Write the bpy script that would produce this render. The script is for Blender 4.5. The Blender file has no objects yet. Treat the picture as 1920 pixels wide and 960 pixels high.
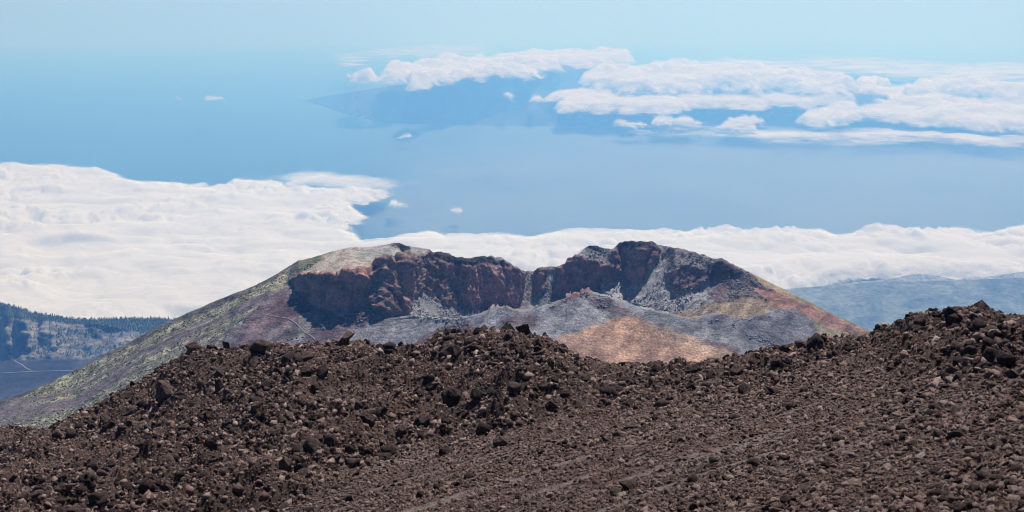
import bpy, math, random
import numpy as np
from mathutils import Vector

# ------------------------------------------------------------------ camera, sky, sun, exposure
F = 2318.0                      # focal length in pixels of a 1920 wide frame (about 45 degrees)
PITCH = math.atan(472.0 / F)    # the camera looks down by 11 degrees
ZC = 3550.0                     # camera altitude in metres
RE = 7.4e6                      # earth radius with refraction
SUN_EL, SUN_AZ = math.radians(59), math.radians(23)   # azimuth clockwise from the view direction (+Y)
scene = bpy.context.scene
col = scene.collection

cam_d = bpy.data.cameras.new('camera'); cam = bpy.data.objects.new('camera', cam_d); col.objects.link(cam)
cam_d.sensor_width = 36.0; cam_d.lens = 36.0 * F / 1920.0
cam_d.clip_start = 1.0; cam_d.clip_end = 2.0e6
cam.location = (0, 0, ZC); cam.rotation_euler = (math.pi / 2 - PITCH, 0, 0)
scene.camera = cam

w = bpy.data.worlds.new('World'); scene.world = w; w.use_nodes = True
nt = w.node_tree; nt.nodes.clear()
sky = nt.nodes.new('ShaderNodeTexSky'); sky.sky_type = 'NISHITA'; sky.sun_disc = False
sky.sun_elevation = SUN_EL; sky.sun_rotation = SUN_AZ
sky.altitude = 3500; sky.air_density = 0.6; sky.dust_density = 0.0; sky.ozone_density = 4.0
bg = nt.nodes.new('ShaderNodeBackground'); bg.inputs['Strength'].default_value = 0.072
wo = nt.nodes.new('ShaderNodeOutputWorld')
nt.links.new(sky.outputs[0], bg.inputs[0]); nt.links.new(bg.outputs[0], wo.inputs[0])

sd = bpy.data.lights.new('sun', 'SUN'); sun = bpy.data.objects.new('sun', sd); col.objects.link(sun)
sd.energy = 5.0; sd.angle = math.radians(0.53); sd.color = (1.0, 0.975, 0.94)
to_sun = Vector((math.sin(SUN_AZ) * math.cos(SUN_EL), math.cos(SUN_AZ) * math.cos(SUN_EL), math.sin(SUN_EL)))
sun.rotation_euler = (-to_sun).to_track_quat('-Z', 'Y').to_euler(); sun.location = (0, 0, ZC + 60)

scene.view_settings.view_transform = 'Standard'; scene.view_settings.look = 'None'
scene.view_settings.exposure = 0.2; scene.view_settings.gamma = 1.0
scene.render.engine = 'CYCLES'
scene.cycles.use_denoising = True
scene.cycles.max_bounces = 6; scene.cycles.diffuse_bounces = 2; scene.cycles.volume_bounces = 2
scene.cycles.transparent_max_bounces = 48
scene.cycles.filter_width = 1.0

HAZE_DENSITY = 6.2e-5
HAZE_COLOR = (0.145, 0.41, 0.94)
HAZE_ABSORB = (0.84, 0.82, 0.2)

rng = np.random.default_rng(7); random.seed(7)

# ------------------------------------------------------------------ numeric helpers
def _hash(ix, iy, iz, seed):
    h = (ix.astype(np.uint32) * np.uint32(374761393)) ^ (iy.astype(np.uint32) * np.uint32(668265263)) ^ \
        (iz.astype(np.uint32) * np.uint32(2147483647)) ^ np.uint32((seed * 1274126177) & 0xffffffff)
    h = (h ^ (h >> np.uint32(13))) * np.uint32(1274126177)
    h = (h ^ (h >> np.uint32(15))) * np.uint32(2246822519)
    h ^= h >> np.uint32(16)
    return h.astype(np.float64) / 4294967295.0 * 2 - 1

def noise(x, y, z=None, seed=0):
    x = np.asarray(x, float); y = np.asarray(y, float); z = np.zeros_like(x) if z is None else np.asarray(z, float)
    xi, yi, zi = np.floor(x).astype(np.int64), np.floor(y).astype(np.int64), np.floor(z).astype(np.int64)
    fx, fy, fz = x - xi, y - yi, z - zi
    u, v, t = [f * f * f * (f * (f * 6 - 15) + 10) for f in (fx, fy, fz)]
    r = 0
    for dx in (0, 1):
        for dy in (0, 1):
            for dz in (0, 1):
                wgt = (u if dx else 1 - u) * (v if dy else 1 - v) * (t if dz else 1 - t)
                r = r + wgt * _hash(xi + dx, yi + dy, zi + dz, seed)
    return r

def fbm(x, y, z=None, octaves=4, seed=0, gain=0.5, kind='plain'):
    r = 0; a = 1.0; tot = 0; s = 1.0
    for o in range(octaves):
        n = noise(x * s + o * 17.3, y * s - o * 9.1, None if z is None else z * s + o * 4.7, seed + o)
        if kind == 'ridge': n = 1 - 2 * np.abs(n)
        if kind == 'billow': n = 2 * np.abs(n) - 0.6
        r = r + a * n; tot += a; a *= gain; s *= 2.03
    return r / tot

def smooth(e0, e1, x):
    t = np.clip((x - e0) / (e1 - e0), 0, 1); return t * t * (3 - 2 * t)

def poly_mask(px, py, poly):
    inside = np.zeros(px.shape, bool); n = len(poly)
    for i in range(n):
        x1, y1 = poly[i]; x2, y2 = poly[(i + 1) % n]
        if y1 == y2: continue
        c = ((y1 > py) != (y2 > py)) & (px < (x2 - x1) * (py - y1) / (y2 - y1) + x1)
        inside ^= c
    return inside

def blur(a, s0, s1):
    for ax, s in ((0, s0), (1, s1)):
        if s <= 0: continue
        r = int(3 * s) + 1; k = np.exp(-0.5 * (np.arange(-r, r + 1) / s) ** 2); k /= k.sum()
        pad = [(0, 0)] * a.ndim; pad[ax] = (r, r)
        b = np.pad(a, pad, mode='edge')
        out = np.zeros_like(a, float)
        for i, kk in enumerate(k):
            sl = [slice(None)] * a.ndim; sl[ax] = slice(i, i + a.shape[ax]); out += kk * b[tuple(sl)]
        a = out
    return a

def lerp_line(pts, x):
    p = np.array(pts, float); return np.interp(x, p[:, 0], p[:, 1])

SP, CP = math.sin(PITCH), math.cos(PITCH)
def direction(px, py):
    x = (np.asarray(px, float) - 960) / F; y = -(np.asarray(py, float) - 480) / F
    return x + 0 * y, CP + y * SP + 0 * x, -SP + y * CP + 0 * x
def at_depth(px, py, d):
    x, y, z = direction(px, py); t = d / y
    return x * t, y * t, ZC + z * t
def depth_at_altitude(px, py, alt):
    x, y, z = direction(px, py)
    a = (x * x + y * y) / (2 * RE); c = ZC - alt
    disc = np.maximum(z * z - 4 * a * c, 0)
    t = (-z - np.sqrt(disc)) / (2 * a)
    return t * y

# ------------------------------------------------------------------ mesh and object helpers
def link(name, me, mat=None, parent=None, **props):
    o = bpy.data.objects.new(name, me); col.objects.link(o)
    if mat is not None and me is not None and not me.materials: me.materials.append(mat)
    if parent: o.parent = parent
    for k, v in props.items(): o[k] = v
    return o

def grid_mesh(name, X, Y, Z, color=None, extra=None, keep=None, flip=False, shade=True, sep=None):
    n, m = X.shape
    co = np.stack([X, Y, Z], -1).reshape(-1, 3)
    i = np.arange(n * m).reshape(n, m)
    q = np.stack([i[:-1, :-1], i[1:, :-1], i[1:, 1:], i[:-1, 1:]], -1).reshape(-1, 4)
    if flip: q = q[:, ::-1]
    if keep is not None:
        kk = keep.reshape(-1); q = q[kk[q].any(1)]
        if sep is not None: q = q[~sep.reshape(-1)[q].any(1)]
        used = np.zeros(len(co), bool); used[q.reshape(-1)] = True
        idx = np.cumsum(used) - 1; q = idx[q]; co = co[used]
        if color is not None: color = color.reshape(-1, 3)[used]
        if extra: extra = {k: v.reshape(-1)[used] for k, v in extra.items()}
    me = bpy.data.meshes.new(name)
    me.vertices.add(len(co)); me.vertices.foreach_set('co', co.astype(np.float32).ravel())
    me.loops.add(len(q) * 4); me.loops.foreach_set('vertex_index', q.astype(np.int32).ravel())
    me.polygons.add(len(q)); me.polygons.foreach_set('loop_start', np.arange(0, len(q) * 4, 4, dtype=np.int32))
    me.polygons.foreach_set('loop_total', np.full(len(q), 4, np.int32))
    if color is not None:
        a = me.attributes.new('tint', 'FLOAT_COLOR', 'POINT')
        c = np.concatenate([color.reshape(-1, 3), np.ones((len(co), 1))], 1)
        a.data.foreach_set('color', c.astype(np.float32).ravel())
    for k, v in (extra or {}).items():
        a = me.attributes.new(k, 'FLOAT', 'POINT'); a.data.foreach_set('value', v.reshape(-1).astype(np.float32))
    me.update(calc_edges=True)
    if shade: me.polygons.foreach_set('use_smooth', np.ones(len(q), bool))
    return me

def tri_mesh(name, co, tris, shade=False):
    me = bpy.data.meshes.new(name); tris = np.asarray(tris)
    me.vertices.add(len(co)); me.vertices.foreach_set('co', np.asarray(co, np.float32).ravel())
    me.loops.add(len(tris) * 3); me.loops.foreach_set('vertex_index', tris.astype(np.int32).ravel())
    me.polygons.add(len(tris)); me.polygons.foreach_set('loop_start', np.arange(0, len(tris) * 3, 3, dtype=np.int32))
    me.polygons.foreach_set('loop_total', np.full(len(tris), 3, np.int32))
    me.update(calc_edges=True)
    if shade: me.polygons.foreach_set('use_smooth', np.ones(len(tris), bool))
    return me

def ribbon(name, pts, width, lift, mat, **props):
    p = np.array(pts, float); d = np.gradient(p, axis=0); s = np.stack([d[:, 1], -d[:, 0], 0 * d[:, 0]], 1)
    s /= np.linalg.norm(s, axis=1)[:, None] + 1e-9
    p = p + np.array([0, 0, lift])
    g = np.stack([p - s * width / 2, p + s * width / 2], 1)
    return link(name, grid_mesh(name, g[..., 0], g[..., 1], g[..., 2]), mat, **props)

# ------------------------------------------------------------------ materials
def new_mat(name):
    m = bpy.data.materials.new(name); m.use_nodes = True; m.node_tree.nodes.clear()
    return m, m.node_tree.nodes, m.node_tree.links

def mathn(N, L, op, a, b=None, clamp=False):
    n = N.new('ShaderNodeMath'); n.operation = op; n.use_clamp = clamp
    for k, v in ((0, a), (1, b)):
        if v is None: continue
        if isinstance(v, (int, float)): n.inputs[k].default_value = v
        else: L.new(v, n.inputs[k])
    return n.outputs[0]

def noise_node(N, L, scale, detail=6, rough=0.6, vec=None, stretch=None, rot=None, space='Object'):
    if vec is None:
        tc = N.new('ShaderNodeTexCoord'); vec = tc.outputs[space]
    if stretch:
        mp = N.new('ShaderNodeMapping'); mp.inputs['Scale'].default_value = stretch
        if rot: mp.inputs['Rotation'].default_value = rot
        L.new(vec, mp.inputs['Vector']); vec = mp.outputs[0]
    t = N.new('ShaderNodeTexNoise'); t.inputs['Scale'].default_value = scale
    t.inputs['Detail'].default_value = detail; t.inputs['Roughness'].default_value = rough
    L.new(vec, t.inputs['Vector']); return t.outputs[0]

def ramp(N, L, fac, stops):
    r = N.new('ShaderNodeValToRGB'); e = r.color_ramp.elements
    while len(e) < len(stops): e.new(0.5)
    for el, (p, c) in zip(e, stops): el.position = p; el.color = (*c, 1)
    L.new(fac, r.inputs[0]); return r.outputs[0]

def mixc(N, L, kind, fac, a, b):
    n = N.new('ShaderNodeMix'); n.data_type = 'RGBA'; n.blend_type = kind
    if isinstance(fac, (int, float)): n.inputs[0].default_value = fac
    else: L.new(fac, n.inputs[0])
    for k, v in ((6, a), (7, b)):
        if isinstance(v, tuple): n.inputs[k].default_value = (*v, 1)
        else: L.new(v, n.inputs[k])
    return n.outputs[2]

def finish(N, L, color, rough=0.95, bump=None, bump_dist=1.0, bump_str=1.0, spec=0.15):
    p = N.new('ShaderNodeBsdfPrincipled'); o = N.new('ShaderNodeOutputMaterial')
    if isinstance(color, tuple): p.inputs['Base Color'].default_value = (*color, 1)
    else: L.new(color, p.inputs['Base Color'])
    p.inputs['Roughness'].default_value = rough; p.inputs['Specular IOR Level'].default_value = spec
    if bump is not None:
        b = N.new('ShaderNodeBump'); b.inputs['Distance'].default_value = bump_dist; b.inputs['Strength'].default_value = bump_str
        L.new(bump, b.inputs['Height']); L.new(b.outputs[0], p.inputs['Normal'])
    L.new(p.outputs[0], o.inputs[0])

def tint_mat(name, scales, lo, hi, bump_dist, bump_scale):
    """vertex tint times two sizes of mottling, with fine relief"""
    m, N, L = new_mat(name)
    at = N.new('ShaderNodeAttribute'); at.attribute_name = 'tint'
    c = at.outputs['Color']
    for s in scales:
        n = noise_node(N, L, s, 5, 0.65)
        c = mixc(N, L, 'MULTIPLY', 1.0, c, ramp(N, L, n, [(0.3, (lo,) * 3), (0.7, (hi,) * 3)]))
    b = noise_node(N, L, bump_scale, 8, 0.7)
    finish(N, L, c, 0.97, b, bump_dist, 1.0, 0.05)
    return m

M = {}
M['mountain'] = tint_mat('volcanic_slope', (0.3, 0.05), 0.5, 1.5, 5.0, 0.16)
M['valley'] = tint_mat('valley_rock', (0.05, 0.012), 0.6, 1.4, 12.0, 0.03)
M['hills'] = tint_mat('far_forest_ground', (0.02, 0.004), 0.5, 1.5, 25.0, 0.012)
M['island'] = tint_mat('island_rock', (0.002, 0.0006), 0.6, 1.4, 60.0, 0.003)

def ground_material():
    m, N, L = new_mat('lava_scree')
    at = N.new('ShaderNodeAttribute'); at.attribute_name = 'tint'
    n1 = noise_node(N, L, 3.0, 8, 0.75); n2 = noise_node(N, L, 14.0, 4, 0.7)
    c = mixc(N, L, 'MULTIPLY', 1.0, at.outputs['Color'], ramp(N, L, n1, [(0.32, (0.5,) * 3), (0.68, (1.45,) * 3)]))
    c = mixc(N, L, 'MULTIPLY', 1.0, c, ramp(N, L, n2, [(0.3, (0.55,) * 3), (0.72, (1.5,) * 3)]))
    b = noise_node(N, L, 5.0, 8, 0.8)
    finish(N, L, c, 0.97, b, 0.22, 1.0, 0.05)
    return m
M['ground'] = ground_material()

def rock_material(name, stops, per_object=True):
    m, N, L = new_mat(name)
    oi = N.new('ShaderNodeObjectInfo')
    c = ramp(N, L, oi.outputs['Random'], stops)
    n1 = noise_node(N, L, 2.2, 6, 0.7); n2 = noise_node(N, L, 9.0, 5, 0.7)
    c = mixc(N, L, 'MULTIPLY', 1.0, c, ramp(N, L, n1, [(0.3, (0.4, 0.37, 0.36)), (0.7, (1.65, 1.6, 1.55))]))
    rust = noise_node(N, L, 1.1, 4, 0.6)
    c = mixc(N, L, 'MIX', ramp(N, L, rust, [(0.5, (0, 0, 0)), (0.75, (0.45,) * 3)]), c, (0.15, 0.08, 0.058))
    b = mathn(N, L, 'ADD', n1, n2)
    finish(N, L, c, 0.95, b, 0.12, 1.0, 0.1)
    return m
M['boulder'] = rock_material('lava_block', [(0.0, (0.04, 0.03, 0.029)), (0.5, (0.065, 0.048, 0.044)), (1.0, (0.11, 0.08, 0.07))])  # darkened: the shaded near sides of the blocks are put into the colour
M['stone'] = rock_material('lava_stone', [(0.0, (0.06, 0.044, 0.041)), (0.22, (0.16, 0.106, 0.092)), (0.55, (0.3, 0.207, 0.184)), (0.93, (0.42, 0.32, 0.287)), (1.0, (0.42, 0.345, 0.305))])
M['clinker'] = rock_material('lava_clinker', [(0.0, (0.03, 0.024, 0.024)), (0.6, (0.06, 0.045, 0.042)), (1.0, (0.12, 0.088, 0.08))])  # dark colour stands in for the black shadow pockets between blocks
M['grey_stone'] = rock_material('grey_lava_stone', [(0.0, (0.2, 0.195, 0.2)), (1.0, (0.26, 0.25, 0.25))])
M['tan_stone'] = rock_material('tan_lava_stone', [(0.0, (0.42, 0.33, 0.24)), (1.0, (0.36, 0.28, 0.2))])

m, N, L = new_mat('trail_dust'); finish(N, L, (0.27, 0.255, 0.25)); M['trail'] = m
m, N, L = new_mat('pale_road'); finish(N, L, (0.22, 0.21, 0.205)); M['road'] = m
m, N, L = new_mat('pine_needles')
finish(N, L, ramp(N, L, noise_node(N, L, 0.03, 3, 0.6), [(0.3, (0.05, 0.075, 0.04)), (0.7, (0.1, 0.125, 0.065))])); M['pine'] = m

m, N, L = new_mat('sea_water')
n = noise_node(N, L, 0.0006, 6, 0.6, stretch=(1, 0.35, 1))
finish(N, L, ramp(N, L, n, [(0.3, (0.008, 0.05, 0.072)), (0.7, (0.016, 0.072, 0.1))]), 0.45, noise_node(N, L, 0.004, 4, 0.6), 6.0, 0.5, 0.5); M['sea'] = m

def cloud_material(name, albedo, fine, lo=0.05, hi=0.8, most=1.0, ragged=1.1, gainc=1.0):
    m, N, L = new_mat(name)
    at = N.new('ShaderNodeAttribute'); at.attribute_name = 'cover'; lv = N.new('ShaderNodeAttribute'); lv.attribute_name = 'level'
    n = noise_node(N, L, fine, 9, 0.66, stretch=(1, 0.7, 1.6))
    d = mathn(N, L, 'MULTIPLY', mathn(N, L, 'SUBTRACT', n, 0.5), ragged * 1.6)
    a = mathn(N, L, 'SUBTRACT', mathn(N, L, 'ADD', mathn(N, L, 'MULTIPLY', at.outputs['Fac'], gainc), d), mathn(N, L, 'MULTIPLY', lv.outputs['Fac'], 0.55))
    mr = N.new('ShaderNodeMapRange'); mr.interpolation_type = 'SMOOTHSTEP'
    L.new(a, mr.inputs[0]); mr.inputs[1].default_value = lo; mr.inputs[2].default_value = hi
    mr.inputs[3].default_value = 0; mr.inputs[4].default_value = most
    thin = mathn(N, L, 'SUBTRACT', 1.0, mathn(N, L, 'MULTIPLY', lv.outputs['Fac'], 0.55))
    rim = N.new('ShaderNodeMapRange'); rim.interpolation_type = 'SMOOTHSTEP'; L.new(at.outputs['Fac'], rim.inputs[0]); rim.inputs[1].default_value = 0.01; rim.inputs[2].default_value = 0.3
    al = mathn(N, L, 'MULTIPLY', mathn(N, L, 'MULTIPLY', mr.outputs[0], thin), rim.outputs[0])
    # light diffuses inside a cloud: its shading follows a softened normal
    g = N.new('ShaderNodeNewGeometry'); mv = N.new('ShaderNodeMix'); mv.data_type = 'VECTOR'; mv.inputs[0].default_value = 0.08
    L.new(g.outputs['Normal'], mv.inputs[4]); mv.inputs[5].default_value = (0, 0, 1)
    nz = N.new('ShaderNodeVectorMath'); nz.operation = 'NORMALIZE'; L.new(mv.outputs[1], nz.inputs[0])
    df = N.new('ShaderNodeBsdfDiffuse'); df.inputs[0].default_value = (*albedo, 1); L.new(nz.outputs[0], df.inputs['Normal'])
    tl = N.new('ShaderNodeBsdfTranslucent'); tl.inputs[0].default_value = (*albedo, 1)
    mx = N.new('ShaderNodeMixShader'); mx.inputs[0].default_value = 0.25
    L.new(df.outputs[0], mx.inputs[1]); L.new(tl.outputs[0], mx.inputs[2])
    tr = N.new('ShaderNodeBsdfTransparent')
    ms = N.new('ShaderNodeMixShader'); L.new(al, ms.inputs[0]); L.new(tr.outputs[0], ms.inputs[1]); L.new(mx.outputs[0], ms.inputs[2])
    o = N.new('ShaderNodeOutputMaterial'); L.new(ms.outputs[0], o.inputs[0])
    return m
M['cloud_deck'] = cloud_material('cloud_deck', (0.83, 0.83, 0.84), 0.0022, ragged=1.7, gainc=1.6)
M['cloud_far'] = cloud_material('cloud_far', (0.85, 0.85, 0.86), 0.0014, ragged=1.2)
M['wisp'] = cloud_material('cloud_wisp', (0.82, 0.82, 0.83), 0.0007, 0.2, 1.2, 0.9, 1.6)
M['scrap'] = cloud_material('cloud_scrap', (0.82, 0.82, 0.83), 0.004, 0.2, 1.15, 0.8, 1.5)
M['mist'] = cloud_material('sea_mist', (0.82, 0.82, 0.83), 0.00025, 0.1, 1.6, 0.22, 0.9)

# ------------------------------------------------------------------ sea
rr = np.concatenate([[0], np.geomspace(3000, 262000, 150)]); th = np.linspace(0, 2 * math.pi, 241)
R, T = np.meshgrid(rr, th, indexing='ij')
link('sea', grid_mesh('sea', R * np.sin(T), R * np.cos(T), -R * R / (2 * RE), flip=True), M['sea'],
     kind='structure', label='blue hazy ocean reaching the horizon')

# ------------------------------------------------------------------ sheets grown column by column from their foot upwards
def grow(cols, bottom, top, start, rows, dip, jump=None):
    """cols: pixel columns; bottom/top: lines; start: depth at the foot; dip(PX, PY) in degrees -> depth grid"""
    t = np.linspace(0, 1, rows)
    PX = np.repeat(cols[:, None], rows, 1)
    PY = bottom[:, None] + (top - bottom)[:, None] * t[None]
    dg = dip(PX, PY)
    D = np.zeros_like(PX); D[:, 0] = start
    _, dy, dz = direction(PX, PY); slope = dz / dy
    for j in range(1, rows):
        tn = np.tan(np.radians(0.5 * (dg[:, j] + dg[:, j - 1])))
        zp = slope[:, j - 1] * D[:, j - 1]
        den = np.minimum(slope[:, j] - tn, -0.03)
        D[:, j] = np.maximum((zp - tn * D[:, j - 1]) / den, D[:, j - 1] - 2)
        if jump is not None:
            line, amount = jump
            cross = (PY[:, j - 1] >= line) & (PY[:, j] < line)
            D[:, j] += np.where(cross, amount, 0)
    return PX, PY, D

def zone_paint(PX, PY, zones, default, warp=(7, 45, 2.5, 10), seed=50, blurs=(1.2, 0.8), ragged=True):
    wx = PX + warp[0] * fbm(PX / warp[1], PY / warp[1], octaves=3, seed=seed) + warp[2] * fbm(PX / warp[3], PY / warp[3], octaves=2, seed=seed + 5)
    wy = PY + 0.6 * warp[0] * fbm(PX / warp[1], PY / warp[1], octaves=3, seed=seed + 9) + warp[2] * fbm(PX / warp[3], PY / warp[3], octaves=2, seed=seed + 15)
    dip = np.full(PX.shape, float(default[0])); rough = np.full(PX.shape, float(default[2])); c = np.zeros(PX.shape + (3,)) + np.array(default[1])
    for poly, dp, cc, rg in zones:
        k = poly_mask(wx, wy, poly)
        if dp is not None: dip[k] = dp
        if cc is not None: c[k] = cc
        if rg is not None: rough[k] = rg
    # colours blend over a wider, more ragged border than the relief
    vx = wx + 9 * fbm(PX / 22, PY / 22, octaves=4, seed=seed + 21, gain=0.7); vy = wy + 7 * fbm(PX / 22, PY / 22, octaves=4, seed=seed + 27, gain=0.7)
    for poly, dp, cc, rg in zones:
        if cc is not None and rg is not None and rg < 2.2 and ragged: c[poly_mask(vx, vy, poly) & (rough < 2.2)] = cc
    return blur(dip, *blurs), blur(c, blurs[0] * 1.7, blurs[1] * 1.7), blur(rough, *blurs)

def add_skirt(X, Y, Z, drops):
    """continue the sheet behind its top edge: down the far side"""
    xs, ys, zs = [X], [Y], [Z]
    d = np.sqrt(X[:, -1] ** 2 + Y[:, -1] ** 2); ux, uy = X[:, -1] / d, Y[:, -1] / d
    for away, down in drops:
        xs.append((X[:, -1] + ux * away)[:, None]); ys.append((Y[:, -1] + uy * away)[:, None]); zs.append((Z[:, -1] - down)[:, None])
    return np.concatenate(xs, 1), np.concatenate(ys, 1), np.concatenate(zs, 1)

def pad_cols(A, k):
    return np.concatenate([A] + [A[:, -1:]] * k, 1)

def normals(X, Y, Z):
    P = np.stack([X, Y, Z], -1); n = np.cross(np.gradient(P, axis=0), np.gradient(P, axis=1))
    return n / (np.linalg.norm(n, axis=-1, keepdims=True) + 1e-9)

# ------------------------------------------------------------------ the crater mountain
SIL = [(-80, 787), (0, 753), (50, 735), (100, 713), (150, 690), (200, 664), (260, 632), (330, 597), (400, 566), (480, 535), (520, 514), (545, 497),
       (560, 489), (590, 482), (620, 472), (655, 464), (690, 463), (715, 460), (735, 456), (750, 456), (762, 461), (790, 465), (807, 468), (812, 473),
       (822, 471), (835, 474), (850, 480), (870, 485), (890, 482), (905, 480), (925, 481), (940, 484), (955, 493), (967, 500), (985, 508), (1000, 509),
       (1012, 502), (1040, 500), (1060, 494), (1064, 484), (1085, 476), (1095, 465), (1110, 460), (1125, 464), (1148, 467), (1160, 456), (1172, 451),
       (1195, 452), (1220, 453), (1240, 460), (1262, 463), (1290, 469), (1310, 475), (1335, 484), (1352, 485), (1380, 498), (1410, 513), (1450, 533),
       (1490, 553), (1530, 573), (1570, 593), (1610, 611), (1640, 626), (1700, 657), (1780, 700)]
FOOT = [(-80, 850), (0, 835), (140, 808), (270, 735), (360, 695), (480, 685), (740, 700), (850, 668), (960, 655), (1090, 700), (1200, 728), (1300, 722),
        (1450, 690), (1550, 668), (1640, 650), (1700, 680), (1780, 720)]
START = [(-80, 1800), (0, 1790), (200, 1770), (400, 1745), (600, 1700), (800, 1660), (960, 1640), (1100, 1620), (1250, 1600), (1400, 1650), (1550, 1730), (1650, 1770), (1780, 1800)]
RIM = [(700, 600), (770, 592), (850, 598), (900, 590), (930, 577), (960, 580), (985, 583), (1020, 577), (1060, 560), (1100, 546), (1140, 556), (1180, 572),
       (1230, 583), (1290, 597), (1320, 593), (1345, 588), (1400, 597), (1440, 584), (1480, 575)]
JUMP = [(715, 0), (760, 55), (800, 125), (850, 225), (900, 335), (960, 425), (1030, 440), (1100, 400), (1180, 310), (1240, 220), (1300, 140), (1350, 80), (1400, 38), (1450, 0)]
GREY, DGREY, LGREY = (0.205, 0.2, 0.215), (0.115, 0.11, 0.122), (0.25, 0.24, 0.25)
PURP, CLIFF, RED = (0.148, 0.105, 0.113), (0.28, 0.175, 0.165), (0.15, 0.09, 0.08)  # CLIFF: extra brightness for the walls in shade is put into the colour
GREEN, TAN, ORANGE = (0.25, 0.238, 0.165), (0.32, 0.275, 0.23), (0.335, 0.208, 0.148)
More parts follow.
